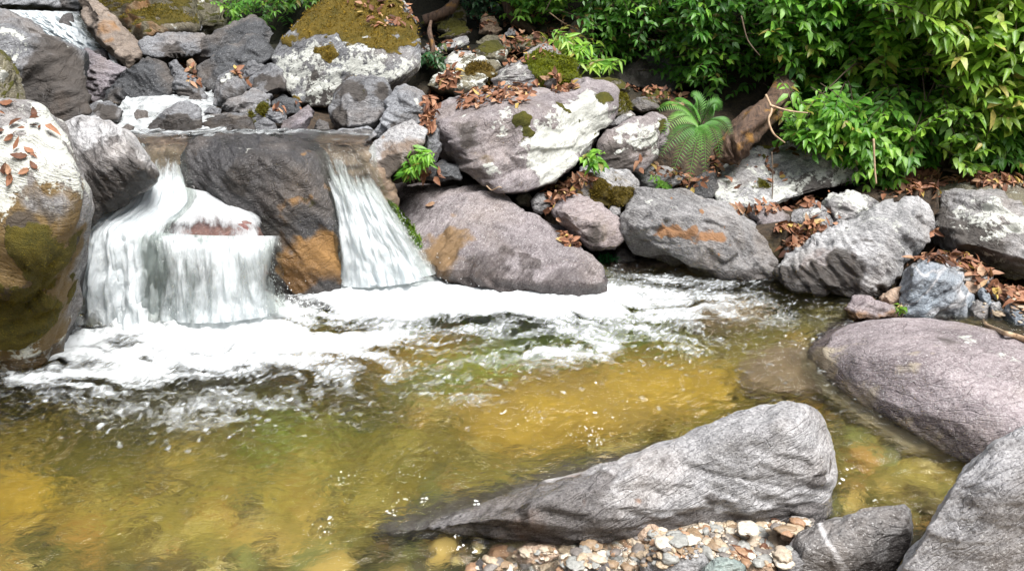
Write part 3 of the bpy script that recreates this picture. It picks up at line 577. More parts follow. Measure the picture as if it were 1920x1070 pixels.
rock('stone', 'dark speckled stone left of the white spotted stone', [(1400, 402), (1415, 386), (1445, 385), (1477, 402), (1481, 427), (1460, 444), (1430, 429)], 5.3, 'P', group=GR, spots=[('lichen', 1415, 397, 8, .8)])
rock('stone', 'little white stone behind the rust streaked boulder', [(1358, 388), (1372, 375), (1390, 388), (1395, 403), (1365, 400)], 5.4, 'X', group=GR)
rock('boulder', 'long whitish lichen slab under the green leaves', [(1338, 348), (1355, 315), (1400, 290), (1500, 267), (1600, 257), (1645, 275), (1625, 312), (1560, 348), (1480, 373), (1420, 388), (1350, 382)], 5.8, 'L', tilt=.9, inner=[(1370, 345, -.12), (1450, 335, -.15), (1600, 290, 0), (1440, 375, -.22)], group=GR, lich=.55, back=.5, spots=[('moss', 1440, 282, 40, .8), ('moss', 1430, 345, 20, .65), ('dark', 1540, 350, 50, .7)])
rock('stone', 'dark angular stone left of the whitish lichen slab', [(1287, 355), (1310, 330), (1340, 317), (1347, 362), (1320, 376), (1293, 370)], 5.65, 'D', group=GR)
for lab, o, Y, s in [
    ('rounded pebble on the leaves below the dark angular stone', [(1294, 375), (1303, 366), (1318, 368), (1320, 381), (1300, 383)], 5.4, 'G'),
    ('pale stone in the leafy gap between the two leaning boulders', [(1470, 467), (1488, 454), (1504, 464), (1492, 480), (1474, 476)], 4.95, 'L'),
    ('flat tan stone in the leafy gap between the two leaning boulders', [(1496, 455), (1512, 444), (1533, 449), (1526, 462), (1505, 464)], 5.0, 'Q'),
    ('blue grey stone between the leaning boulder and the large rounded one', [(1736, 432), (1745, 416), (1759, 420), (1762, 440), (1742, 443)], 4.95, 'K'),
    ('white streaked flat stone beside the bluish banded rock', [(1778, 507), (1795, 499), (1830, 514), (1837, 530), (1800, 532)], 4.6, 'X'),
    ('orange and white stone below the white streaked flat stone', [(1799, 542), (1812, 529), (1837, 531), (1840, 550), (1815, 556)], 4.5, 'Q'),
    ('slanting grey stone right of the orange and white stone', [(1833, 548), (1841, 538), (1858, 552), (1868, 574), (1858, 580), (1842, 566)], 4.4, 'K'),
    ('upright grey stone beside the dark round stone', [(1856, 590), (1860, 568), (1873, 566), (1881, 590), (1876, 610), (1860, 608)], 4.3, 'L'),
    ('dark round stone at the right edge above the stick', [(1881, 592), (1895, 570), (1930, 567), (1950, 600), (1920, 618), (1890, 612)], 4.25, 'K'),
    ('flat dark stone under leaves above the white streaked stone', [(1772, 494), (1800, 479), (1835, 494), (1842, 510), (1800, 507)], 4.72, 'G'),
    ('small pale stone between fallen leaves by the large rounded boulder', [(1834, 520), (1845, 506), (1862, 515), (1862, 535), (1845, 539)], 4.55, 'L'),
    ('small grey stone in the leaf litter near the right edge', [(1856, 553), (1868, 540), (1892, 543), (1894, 558), (1870, 562)], 4.45, 'L'),
    ('mottled stone hugging the right foot of the bluish rock', [(1816, 586), (1832, 562), (1853, 574), (1856, 602), (1830, 610)], 4.32, 'G'),
    ('thin grey stone resting over the top of the bluish rock', [(1722, 492), (1740, 478), (1772, 476), (1782, 490), (1750, 497)], 4.6, 'L')]:
    rock('stone', lab, o, Y, s, group=GR)
rock('boulder', 'big smooth purple slab dipping into the pool on the right',
     [(1518, 655, 3.92), (1560, 614, 4.1), (1610, 600, 4.08), (1690, 594, 3.98), (1800, 600, 3.8), (1960, 640, 3.5), (2060, 760, 3.0), (2000, 900, 2.6), (1900, 885, 2.75), (1800, 866, 2.92), (1700, 805, 3.14), (1600, 750, 3.42), (1540, 705, 3.68)],
     3.55, ((.40, .35, .36), (.17, .135, .142)), tilt=1.0, inner=[(1640, 660, -.08), (1760, 680, -.3), (1880, 750, -.58), (1700, 740, -.3), (1800, 800, -.5)], p=29, chips=2, speck=.75, group=GP, rough=.4, sink=.3, foot=False,
     spots=[('dark', 1790, 640, 45, .35), ('stain', 1620, 760, 60, .55), ('stain', 1540, 690, 40, .6), ('lichen', 1880, 660, 60, .2), ('stain', 1540, 670, 50, .6), ('stain', 1580, 730, 60, .6), ('stain', 1740, 840, 60, .6)], staincol=(.55, .47, .34), ang=(.3, .2, .5))
# near shore
rock('boulder', 'pale grey hump backed boulder in the foreground, its tail running into the water',
     [(1160, 915), (1290, 815), (1395, 762), (1480, 750), (1530, 755), (1556, 790), (1572, 860), (1570, 940), (1556, 995), (1400, 1012), (1250, 1015), (1150, 1005)],
     2.62, ((.60, .59, .60), (.20, .195, .20)), tilt=.4, hulls=[[(680, 1020), (760, 985), (750, 1055), (850, 960), (1000, 930), (1180, 872), (1330, 812), (1420, 900), (1400, 990), (1200, 1020), (1000, 1050), (800, 1060)]],
     p=40, inner=[(1400, 800, -.12), (1500, 780, -.12), (1525, 900, -.2), (1420, 930, -.24), (1280, 930, -.2), (1500, 990, -.2), (1250, 1000, -.2)], chips=3, speck=.75, group=GP, rough=.5, sink=.15, lvl=7, foot=False, ang=(.3, .5, .9), staincol=(.36, .22, .15),
     spots=[('wet', 1050, 970, 120, .8), ('stain', 1200, 960, 40, .45), ('wet', 870, 1000, 120, 1.0), ('stain', 1000, 985, 50, .6), ('dark', 900, 1000, 60, .5)])
rock('boulder', 'wedge shaped grey boulder with white veins at the bottom edge', [(1472, 1020), (1540, 976), (1620, 955), (1697, 947), (1707, 985), (1704, 1020), (1650, 1120), (1480, 1150), (1465, 1070)], 2.25, 'G', tilt=.5, inner=[(1520, 1030, -.2), (1600, 1040, -.25), (1700, 1000, -.05), (1620, 990, -.1)], speck=.75, group=GP, rough=.5, sink=.1, veins=.8, foot=False, spots=[('wet', 1690, 1040, 50, .8)])
rock('boulder', 'large speckled grey boulder filling the bottom right corner', [(2000, 760), (1925, 795), (1850, 836), (1800, 890), (1760, 960), (1720, 1030), (1680, 1085), (1690, 1200), (2100, 1200), (2150, 800)], 1.95, ((.48, .475, .49), (.12, .118, .125)), tilt=.3, inner=[(1850, 960, -.1), (1800, 1080, -.12), (1950, 900, -.08), (1900, 1100, -.15)], speck=.75, group=GP, rough=.35, sink=.1, lvl=7, foot=False, chips=2, ang=(.9, .5, .3))
rock('stone', 'smooth light grey stone half sunk in gravel at the bottom edge', [(1200, 1055), (1225, 1015), (1262, 1002), (1302, 1012), (1328, 1055), (1310, 1100), (1210, 1100)], 2.25, 'L', group=GF, foot=False, rough=.5)
rock('stone', 'blue green angular stone at the bottom edge', [(1316, 1068), (1345, 1045), (1366, 1042), (1397, 1060), (1402, 1100), (1320, 1100)], 2.18, 'E', group=GF, foot=False, rough=.5)
for lab, o, Y, s, wt in [
    ('flat wet orange brown stone at the shallow water edge', [(962, 1040), (985, 1022), (1040, 1024), (1050, 1042), (1020, 1062), (975, 1060)], 2.34, 'Q', .2),
    ('brown angular stone left of the smooth light grey stone', [(1192, 1012), (1205, 985), (1225, 980), (1248, 1000), (1230, 1018), (1205, 1024)], 2.42, 'Q', 0),
    ('rust red stone under shallow water', [(1093, 1040), (1105, 1020), (1125, 1020), (1135, 1038), (1115, 1050)], 2.36, 'T', .2),
    ('pale green stone under shallow water', [(1052, 1028), (1065, 1012), (1085, 1010), (1090, 1026), (1070, 1036)], 2.42, 'E', .1),
    ('white pebble beside the rust red stone', [(1143, 1045), (1152, 1033), (1166, 1036), (1168, 1052), (1150, 1056)], 2.34, 'X', 0),
    ('dark wet stone at the bottom edge of the shallows', [(880, 1085), (900, 1050), (935, 1046), (965, 1062), (970, 1090)], 2.25, 'W', .4),
    ('broad dark wet stone in the shallows beside the gravel', [(1035, 1090), (1055, 1048), (1090, 1034), (1130, 1046), (1155, 1080), (1150, 1100)], 2.26, 'W', .3),
    ('oval cream pebble against the hump backed boulder', [(1476, 978), (1485, 967), (1512, 968), (1526, 980), (1515, 992), (1488, 989)], 2.42, 'X', 0),
    ('round grey pebble below the oval cream pebble', [(1464, 1005), (1470, 993), (1487, 992), (1494, 1003), (1483, 1013), (1468, 1013)], 2.36, 'Q', 0),
    ('dull brown pebble left of the oval cream pebble', [(1447, 990), (1455, 979), (1470, 981), (1473, 993), (1460, 998)], 2.4, 'T', 0),
    ('egg shaped cream pebble in the gravel', [(1380, 995), (1390, 984), (1408, 990), (1411, 1002), (1398, 1010), (1384, 1006)], 2.4, 'X', 0),
    ('grey angular stone between gravel and wedge boulder', [(1445, 1060), (1455, 1035), (1490, 1030), (1515, 1050), (1500, 1085), (1455, 1090)], 2.2, 'G', 0),
    ('brown flat stone by the blue green stone', [(1400, 1075), (1415, 1052), (1450, 1058), (1462, 1085), (1420, 1100)], 2.16, 'T', 0)]:
    rock('pebble' if 'pebble' in lab else 'stone', lab, o, Y, s, group=GF, wet=wt, foot=False, rough=.6, lvl=5)
# under water
for lab, o, Y, s in [
    ('amber sunken boulder in the middle of the pool', [(860, 830), (900, 760), (1000, 710), (1150, 690), (1300, 695), (1375, 730), (1360, 790), (1240, 840), (1080, 895), (920, 900)], 3.35, 'B'),
    ('orange brown sunken boulder in front of the left fall', [(500, 700), (560, 650), (700, 628), (850, 640), (900, 680), (840, 725), (680, 740), (540, 735)], 4.0, 'B'),
    ('orange sunken boulder at the bottom left corner', [(-120, 980), (-20, 925), (70, 925), (110, 960), (100, 1010), (40, 1060), (-100, 1080)], 2.65, 'B'),
    ('dark sunken boulder in the left of the pool', [(160, 800), (220, 745), (350, 730), (470, 760), (450, 830), (330, 860), (200, 850)], 3.5, 'O'),
    ('brown sunken rock near the right slab', [(1390, 700), (1440, 660), (1520, 660), (1560, 710), (1540, 760), (1430, 760)], 3.55, 'T'),
    ('rust sunken rock where the pool narrows on the right', [(1290, 620), (1340, 590), (1420, 595), (1450, 630), (1400, 650), (1320, 650)], 4.25, 'T'),
    ('flat sunken rock below the low brown grey rock', [(1470, 640), (1500, 600), (1570, 590), (1600, 610), (1560, 640), (1500, 655)], 4.2, 'O')]:
    o = np.array(o, float)
    # the stone lies under the surface: push it down along its own rays until its top is a few centimetres deep
    rock('sunken_boulder', lab, o, Y * 1.075, s, tilt=1.25, group='boulders under water', bulge=.05, back=.3, p=12, rough=.8, foot=False, sink=.2, chips=3, cat='boulder')

ap = [(1496, 672), (1545, 632), (1640, 720), (1720, 790), (1840, 850), (1830, 885), (1760, 885), (1690, 862), (1620, 810), (1540, 745)]
rock('sunken_boulder', 'pale sandy apron of rock under water at the foot of the purple slab', [(x, y, float(PZ(x, y, -.10)[1])) for x, y in ap], 3.2, ((.62, .53, .36), (.42, .34, .20)), tilt=.9, inner=[(1600, 740, .5), (1700, 820, .5)], group='boulders under water', back=.15, p=12, rough=.7, foot=False, sink=.2, chips=0, cat='boulder')
# ------------------------------------------------------------------ ground: pool bed, banks, hillside
def base_height(x, y):
    xa = -1.3 - np.clip(y - 5, 0, None) * .9
    d = (x - xa) * .74
    z = np.where(y < 5, .0, .55 + np.clip(y - 5, 0, 60) * .13)
    r = np.clip(d - .8, 0, None)
    rise = .12 * np.clip(r, 0, 2.6) + .95 * np.clip(r - 2.6, 0, 9) + .35 * np.clip(r - 11.6, 0, None)
    l = np.clip(-d - .9, 0, None)
    rise = rise + .3 * np.clip(l, 0, 2) + .9 * np.clip(l - 2, 0, 8)
    k = sstep(4.5, 6.2, y)
    side = .25 * np.clip(np.abs(x) - 3.2, 0, 8)
    k2 = .55 * np.clip(-2.5 - y, 0, 14)  # slope behind the viewpoint, added to cut low sky light
    return k2 + z * sstep(4.2, 5.2, y) + rise * k + side * (1 - k) + .18 * (1 - sstep(1.2, 2.3, y))
bed = []
for px, py, dp in [(100, 700, .4), (300, 650, .62), (600, 600, .5), (900, 560, .45), (1000, 640, .33), (850, 640, .36), (1200, 560, .36), (1400, 540, .32), (1550, 600, .22), (1450, 700, .4), (1200, 700, .42), (900, 700, .34), (600, 750, .5),
                   (300, 800, .5), (100, 850, .42), (0, 1000, .25), (300, 1000, .22), (600, 1000, .24), (800, 900, .35), (1100, 850, .33), (1400, 780, .38), (1620, 830, .2), (1700, 900, .13), (1640, 960, .2), (1600, 890, .25),
                   (700, 1065, .12), (300, 1075, .18), (0, 1100, .2), (900, 1050, .05), (1100, 1012, .06), (1000, 1060, .03), (0, 800, .45), (-200, 850, .45), (-200, 1050, .3), (500, 900, .35), (700, 830, .42), (300, 900, .35), (150, 590, .5), (400, 590, .6),
                   (1250, 510, .4), (1330, 530, .4), (1000, 540, .5), (800, 520, .5), (1500, 580, .2), (1640, 600, .1), (1560, 640, .3), (1780, 900, .12), (1750, 960, .12), (500, 1150, .1), (900, 1150, .0)]:
    q = PZ(px, py, 0.0); bed.append((q[0], q[1], -dp))
for px, py, z in [(1250, 1005, .06), (1350, 995, .07), (1450, 995, .07), (1530, 990, .05), (1150, 1010, -.02), (1150, 1050, .0), (1300, 1060, .02), (1400, 1060, .03), (1200, 1150, .04), (1500, 1150, .05), (1550, 1000, -.05), (1700, 1150, .05)]:
    q = PZ(px, py, z); bed.append((q[0], q[1], z))
for px, py, Y in [(780, 270, 6.0), (800, 220, 6.2), (850, 130, 6.9), (960, 100, 7.0), (1050, 75, 7.4), (1280, 300, 6.0), (1320, 230, 6.4), (1060, 350, 5.6), (1080, 420, 5.3), (1100, 350, 5.7), (1480, 440, 5.2), (1490, 480, 4.98),
                  (1750, 400, 5.2), (1745, 470, 4.85), (1820, 320, 5.7), (1900, 320, 5.7), (1750, 335, 5.7), (1880, 520, 4.75), (1900, 480, 4.9), (1840, 590, 4.35), (1900, 555, 4.5), (1700, 350, 5.6), (1310, 400, 5.5), (1380, 395, 5.45), (790, 320, 5.6),
                  (820, 40, 8.0), (900, 20, 8.3), (1000, 50, 8.0), (1100, 100, 7.4), (1220, 200, 6.5), (1330, 320, 5.9), (480, 60, 8.0), (560, 20, 8.4), (440, 20, 8.5), (1440, 260, 6.2), (100, 100, 8.2), (60, 60, 9.0), (150, 120, 7.8), (210, 150, 6.9), (20, 60, 9.4), (1560, 240, 6.5), (1700, 280, 6.2)]:
    q = P(px, py, Y); bed.append(tuple(q))
for x, y, z in [(-1.4, 5.15, .7), (-.95, 5.15, .7), (-1.9, 5.15, .7), (-1.7, 5.3, .72), (-1.2, 5.3, .74), (-.6, 5.6, .6), (-1.7, 5.6, .72), (-2.1, 5.5, .72), (-1.9, 6.0, .74), (-2.3, 6.6, .78), (-1.2, 4.9, .35), (-.4, 5.4, .6), (-1.6, 4.9, .45), (-2.4, 4.3, .1), (-.95, 4.6, -.3), (-1.6, 4.55, -.3), (-.55, 4.95, .25), (-.4, 4.75, -.2)]:
    bed.append((x, y, z))
ctrl = np.array(bed + [(a, b, c) for a, b, c in GROUND_PTS])
def ground_z(x, y):
    b = base_height(x, y); num = np.zeros_like(b); den = np.full_like(b, .03)
    cb = ctrl[:, 2] - base_height(ctrl[:, 0], ctrl[:, 1])
    for (cx, cy, _), r in zip(ctrl, cb):
        wgt = np.exp(-((x - cx) ** 2 + (y - cy) ** 2) / (2 * .2 ** 2)) + .05 * np.exp(-((x - cx) ** 2 + (y - cy) ** 2) / (2 * .5 ** 2))
        num += wgt * r; den += wgt
    z = b + num / den
    p3 = np.stack([x, y, 0 * x], 1)
    for c_, a_, r_, zl in FOOT:
        near = np.abs(x - c_[0]) + np.abs(y - c_[1]) < 3
        dd = (np.stack([x - c_[0], y - c_[1]], 1) @ a_) / r_
        wgt = sstep(1.0, .62, np.sqrt((dd ** 2).sum(1)))
        z = np.where(z > zl, z + (zl - z) * wgt, z)
    z = z - .05 * (1 - sstep(-.1, .0, -z)) * sstep(9, 6.5, y)
    return z + .02 * fbm(p3 * 3.0, 4, 2) + np.where(y > 7.5, .25 * fbm(p3 * .8, 3, 8), 0)
def axis(lo, a, b, hi, n, m):
    t = np.linspace(0, 1, m + 1)[1:]
    return np.concatenate([a - (a - lo) * (t ** 2.2)[::-1], np.linspace(a, b, n), b + (hi - b) * t ** 2.2])
xs = axis(-120, -3.6, 4.6, 120, 300, 26); ys = axis(-60, 1.6, 9.5, 160, 300, 26)
gx, gy = np.meshgrid(xs, ys); gxf, gyf = gx.ravel(), gy.ravel()
gz = ground_z(gxf, gyf)
nx, ny = len(xs), len(ys)
idx = np.arange(nx * ny).reshape(ny, nx)
GFc = np.stack([idx[:-1, :-1], idx[:-1, 1:], idx[1:, 1:], idx[1:, :-1]], -1).reshape(-1, 4)
gv = np.stack([gxf, gyf, gz], 1)
pool = sstep(-.02, -.08, gz) * sstep(5.6, 5.2, gyf)
shore = sstep(2.9, 2.7, gyf) * (1 - pool)
hillm = sstep(6.3, 7.2, gyf + .6 * np.clip(gxf - 2, 0, 3))
px_, py_, _f = proj(gv)
gold = np.zeros(len(gv))
for cxp, cyp, rx, ry, s in [(400, 1000, 500, 110, .8), (1700, 900, 160, 110, 1.0), (1100, 800, 320, 90, .7), (1300, 720, 160, 60, .6), (600, 880, 260, 60, .4), (1600, 760, 120, 90, .5)]:
    q = PZ(cxp, cyp, -.3); e = PZ(cxp + rx, cyp, -.3)[0] - q[0]; g2 = abs(PZ(cxp, cyp - ry, -.3)[1] - q[1])
    gold += s * np.exp(-((gxf - q[0]) / e) ** 2 - ((gyf - q[1]) / g2) ** 2)
green = np.zeros(len(gv))
for cxp, cyp, rx, ry, s in [(960, 640, 280, 70, 1.3), (1000, 730, 200, 40, .6), (560, 830, 200, 50, .5)]:
    q = PZ(cxp, cyp, -.3); e = PZ(cxp + rx, cyp, -.3)[0] - q[0]; g2 = abs(PZ(cxp, cyp - ry, -.3)[1] - q[1])
    green += s * np.exp(-((gxf - q[0]) / e) ** 2 - ((gyf - q[1]) / g2) ** 2)
k = NT('ground')
tc = k.n('TexCoord').outputs['Object']
n1 = k.noise(tc, 3, 6, .6); n2 = k.noise(tc, 28, 5, .65); vo = k.n('TexVoronoi', Vector=tc, Scale=24.0); n3 = k.noise(tc, 90, 3, .7)
soil = k.mix(k.mr(n2, .35, .65), (.018, .013, .008), (.085, .055, .032))
hillc = k.mix(k.mr(n2, .3, .7), (.006, .006, .003), (.03, .026, .012))  # hill soil darkened to carry the shade of the forest
col = k.mix(k.attr('hill').outputs['Fac'], soil, hillc)
grav = k.mix(k.mr(n3, .3, .7), (.16, .12, .085), (.50, .43, .35))
grav = k.mix(.55, grav, k.mix(k.mr(vo.outputs['Color'], 0, 1), (.14, .11, .08), (.45, .38, .29)))
col = k.mix(k.attr('shore').outputs['Fac'], col, grav)
sand = k.mix(k.mr(k.math('ADD', k.noise(tc, 4.5, 5, .6, .6), k.math('MULTIPLY', n2, .4)), .58, .86), (.045, .042, .014), (.26, .22, .06))
sand = k.mix(k.mr(k.math('ADD', k.attr('gold').outputs['Fac'], k.mr(n1, .3, .7, -.25, .25)), .2, .9), sand, k.mix(k.mr(n2, .35, .65), (.34, .26, .05), (.70, .56, .17)))
sand = k.mix(k.mr(k.math('ADD', k.attr('green').outputs['Fac'], k.mr(n1, .3, .7, -.25, .25)), .2, .9), sand, k.mix(k.mr(n2, .35, .65), (.24, .36, .06), (.50, .66, .16)))
cob2 = k.n('TexVoronoi', Vector=tc, Scale=26.0)
cob = k.n('TexVoronoi', Vector=k.mix(.12, tc, k.n('TexNoise', Vector=tc, Scale=6.0).outputs[1]), Scale=7.0)
sand = k.mix(k.mr(k.noise(tc, 2.2, 3), .45, .6, .1, .65), sand, k.mix(1.0, sand, k.gray(k.math('MULTIPLY', k.mr(cob.outputs['Color'], 0, 1, .35, 1.4), k.mr(cob2.outputs['Color'], 0, 1, .6, 1.3))), 'MULTIPLY'))
col = k.mix(k.attr('pool').outputs['Fac'], col, sand)
bp = k.n('Bump', Strength=.8, Distance=.03, Height=k.math('ADD', n2, k.math('MULTIPLY', n3, .5)))
k.t.links.new(k.n('BsdfPrincipled', Base__Color=col, Roughness=.85, Normal=bp.outputs[0]).outputs[0], k.out.inputs[0])
tag(mesh_np('ground', gv, GFc, k.m, attrs={'pool': pool, 'shore': shore, 'hill': hillm, 'gold': gold, 'green': green}), kind='structure')

# ------------------------------------------------------------------ fallen leaves: settle them on whatever they land on
bpy.context.view_layer.update(); dg = bpy.context.evaluated_depsgraph_get()
def cast(px, py):
    d = P(px, py, 1.0) - CAM; d /= np.linalg.norm(d)
    hit, loc, nrm, _i, ob, _m = scn.ray_cast(dg, Vector(CAM), Vector(d))
    return (np.array(loc), np.array(nrm), ob.name) if hit else (None, None, None)
M_DRY = leaf_material('dry_leaf', [(0, (.07, .03, .018)), (.35, (.20, .085, .045)), (.65, (.34, .16, .09)), (.9, (.48, .31, .20)), (1, (.48, .34, .10))], .6, .15, .3)
BARE_OK = [(640, 780, 0, 62), (860, 1090, 150, 205), (0, 100, 180, 350), (1340, 1500, 265, 372), (1760, 1940, 300, 345), (1030, 1100, 440, 470)]
ONLY_LOW = ('ground', 'stone', 'mossy_stone', 'rock', 'pebble')
def litter_spots(regions):
    out = []
    for poly, n in regions:
        poly = np.array(poly, float); lo, hi = poly.min(0), poly.max(0); c = 0; tries = 0
        while c < n and tries < n * 6:
            tries += 1
            x, y = rng.uniform(lo, hi); ins = False; j = len(poly) - 1
            for i in range(len(poly)):
                if (poly[i, 1] > y) != (poly[j, 1] > y) and x < (poly[j, 0] - poly[i, 0]) * (y - poly[i, 1]) / (poly[j, 1] - poly[i, 1]) + poly[i, 0]: ins = not ins
                j = i
            if not ins: continue
            l, nn, nm = cast(x, y)
            if l is None or nn[2] < .4: continue
            if nm.split('.')[0] not in ONLY_LOW and not any(a0 < x < b0 and c0 < y < d0 for a0, b0, c0, d0 in BARE_OK): continue
            out.append((l, nn, nm)); c += 1
    return out
LREG = [([(770, 260), (790, 200), (830, 150), (850, 125), (862, 150), (830, 190), (822, 225), (800, 262)], 210), ([(850, 180), (900, 165), (980, 158), (1000, 172), (985, 200), (940, 195), (870, 205)], 170), ([(1030, 158), (1075, 155), (1080, 170), (1040, 174)], 40),
        ([(940, 70), (1060, 55), (1085, 85), (1060, 100), (960, 125), (935, 120)], 130), ([(1000, 145), (1050, 140), (1060, 155), (1010, 160)], 25), ([(1030, 350), (1100, 330), (1110, 345), (1060, 372), (1035, 380), (1050, 430), (1090, 440), (1070, 465), (1025, 420)], 230),
        ([(1170, 160), (1260, 165), (1300, 195), (1240, 200)], 70), ([(1325, 300), (1345, 300), (1345, 330), (1330, 335)], 12), ([(1455, 425), (1500, 415), (1570, 425), (1560, 445), (1500, 480), (1460, 490)], 170), ([(1560, 400), (1590, 440), (1560, 445)], 25),
        ([(1690, 310), (1760, 320), (1930, 310), (1930, 350), (1760, 345), (1745, 440), (1720, 400), (1700, 360)], 330), ([(1725, 400), (1760, 440), (1840, 480), (1930, 510), (1930, 580), (1860, 560), (1800, 500), (1735, 490), (1680, 500), (1690, 485), (1740, 460)], 400),
        ([(1300, 390), (1480, 380), (1560, 360), (1540, 390), (1400, 400), (1310, 410)], 90), ([(760, 320), (830, 325), (820, 345), (775, 345)], 30), ([(650, 0), (770, 0), (775, 60), (700, 50)], 45), ([(330, 110), (370, 125), (380, 160), (360, 160)], 25), ([(430, 130), (460, 140), (465, 155), (445, 150)], 14),
        ([(0, 190), (60, 205), (90, 240), (60, 300), (0, 350)], 8), ([(1340, 290), (1400, 280), (1500, 270), (1480, 350), (1360, 370)], 18), ([(900, 5), (1100, 40), (1140, 110), (1000, 60), (880, 60)], 120), ([(1190, 300), (1330, 340), (1300, 360), (1200, 320)], 50),
        ([(800, 60), (900, 95), (890, 110), (800, 110)], 40), ([(510, 210), (560, 195), (560, 205), (520, 225)], 8), ([(1640, 330), (1700, 350), (1690, 480), (1660, 380)], 30)]
spots = litter_spots([(a, int(b * 1.5)) for a, b in LREG])
def litter(sp, smin, smax):
    n = len(sp); pos = np.array([s[0] for s in sp]); nr = np.array([s[1] for s in sp])
    nr = norm(nr + rng.normal(size=(n, 3)) * .3); t = norm(np.cross(nr, rng.normal(size=(n, 3))))
    pos = pos + nr * rng.uniform(.004, .03, n)[:, None]
    return leaf_mesh(pos, t, nr, rng.uniform(smin, smax, n), rng.uniform(.35, .6, n), np.clip(rng.normal(.45, .3, n), 0, 1), fold=rng.uniform(-.1, .5, n), droop=rng.uniform(-.3, .45, n))
v, f, ti = litter(spots, .022, .08)
tag(mesh_np('leaf_litter', v, f, M_DRY, attrs={'tint': ti}), kind='stuff')
# leaves that lie singly on bare stone
def dry_leaf(px, py, size, tint, ang, label, curl=.3, group='single dry leaves on bare stone', width=.5):
    l, nn, nm = cast(px, py)
    if l is None: return
    t = norm(np.cross(nn, [math.cos(ang), math.sin(ang), .1]))
    # a bent blade with thickness and a stalk
    m = 9; u = np.linspace(0, 1, m); hw = size * width * .5 * np.sin(np.pi * u ** .8) ** .8 * (1 + .12 * np.sin(u * 21))
    sdir = np.cross(nn, t)
    mid = l + nn * .006 + t * ((u - .5) * size)[:, None] + nn * (curl * size * ((u - .5) ** 2) * 1.3)[:, None]
    V = []; 
    for j, (a, h) in enumerate([(-1, .28), (-.5, .08), (0, 0), (.5, .08), (1, .28)]):
        V.append(mid + sdir * (a * hw)[:, None] + nn * (h * hw)[:, None])
    V = np.array(V).transpose(1, 0, 2).reshape(-1, 3)
    F = []
    for i in range(m - 1):
        for j in range(4): F.append([i * 5 + j, i * 5 + j + 1, (i + 1) * 5 + j + 1, (i + 1) * 5 + j])
    F = np.array(F)
    o = mesh_np('dry_leaf', V, F, M_DRY, attrs={'tint': np.full(len(V), tint)}, loc=l)
    sm = o.modifiers.new('thickness', 'SOLIDIFY'); sm.thickness = .0015
    tag(o, label, 'leaf', group)
    st = np.array([mid[0], mid[0] - t * size * .18 + nn * .006, mid[0] - t * size * .32 + nn * .002])
    sv_, sf_ = tube(st, [.0016, .0014, .001], 5)
    sk = mesh_np('stalk', sv_ - l, sf_, M_DRY, attrs={'tint': np.full(len(sv_), .3)}); sk.parent = o
for a in [(64, 213, 0.054, .12, .4, 'dark brown curled leaf on top of the lichen white boulder', .7), (14, 196, 0.072, .45, 1.4, 'long tan leaf along the top edge of the lichen white boulder', .4),
          (18, 260, 0.050, .35, 2.2, 'red brown leaf at the left edge of the lichen white boulder', .5), (55, 284, 0.054, .6, 1.2, 'pale orange leaf in the middle of the lichen white boulder', .4),
          (16, 318, 0.058, .8, .5, 'upright beige leaf, largest of the cluster on the lichen white boulder', .3), (46, 322, 0.054, .72, 1.9, 'beige leaf lying flat at the right of the cluster on the lichen white boulder', .2),
          (20, 338, .06, .55, 2.7, 'folded brown leaf below the cluster on the lichen white boulder', .6), (35, 295, .07, .15, 2.0, 'thin dark leaf above the cluster on the lichen white boulder', .5),
          (62, 312, .05, .2, 1.0, 'narrow maroon leaf right of the cluster on the lichen white boulder', .5),
          (808, 385, .075, .85, 1.3, 'single pale orange leaf lying on the long purple slab', .15), (784, 341, .05, .85, .6, 'pale curled leaf at the upper end of the long purple slab', .5),
          (1452, 975, .05, .1, 1.5, 'dark red wet leaf among pebbles under the hump backed boulder', .3), (1395, 1040, .10, .2, .9, 'long red brown leaf lying in the gravel', .2), (1432, 1033, .06, .15, 2.8, 'small upright dark leaf in the gravel', .4)]:
    dry_leaf(*a)

# ------------------------------------------------------------------ gravel on the near shore
GCOL = [(.42, .33, .23), (.26, .18, .11), (.58, .52, .43), (.17, .15, .135), (.32, .19, .11), (.30, .30, .28), (.46, .38, .29)]
k = NT('gravel'); tv = k.attr('tint')
cr = k.t.nodes.new('ShaderNodeValToRGB'); cr.color_ramp.interpolation = 'CONSTANT'; el = cr.color_ramp.elements
while len(el) < len(GCOL): el.new(.5)
for i, c in enumerate(GCOL): el[i].position = i / len(GCOL); el[i].color = (*c, 1)
k.t.links.new(tv.outputs['Fac'], cr.inputs[0])
nn_ = k.noise(k.n('TexCoord').outputs['Object'], 90, 5, .7)
k.t.links.new(k.n('BsdfPrincipled', Base__Color=k.mix(1.0, cr.outputs[0], k.gray(k.mr(nn_, .3, .7, .55, 1.3)), 'MULTIPLY'), Roughness=.45, Normal=k.n('Bump', Strength=.5, Distance=.006, Height=nn_).outputs[0]).outputs[0], k.out.inputs[0])
M_GRAVEL = k.m
def pebbles(centres, sizes, seed):
    rg = np.random.default_rng(seed); D, F = ico(3); n = len(centres)
    ax = rg.uniform(.5, 1.3, (n, 3)) * [1, 1, .4]; rot = norm(rg.normal(size=(n, 3)))
    bump = 1 + .38 * np.stack([noise(D * 1.7 + i * 7.1, 3) for i in range(n)])
    v = D[None] * bump[..., None] * (sizes[:, None] * ax)[:, None]
    a = rg.uniform(0, 6.28, n); ca, sa = np.cos(a)[:, None], np.sin(a)[:, None]
    v = np.stack([v[..., 0] * ca - v[..., 1] * sa, v[..., 0] * sa + v[..., 1] * ca, v[..., 2]], -1) + centres[:, None]
    f = (F[None] + (np.arange(n) * len(D))[:, None, None]).reshape(-1, 3)
    return v.reshape(-1, 3), f, np.repeat(rg.uniform(0, .999, n), len(D))
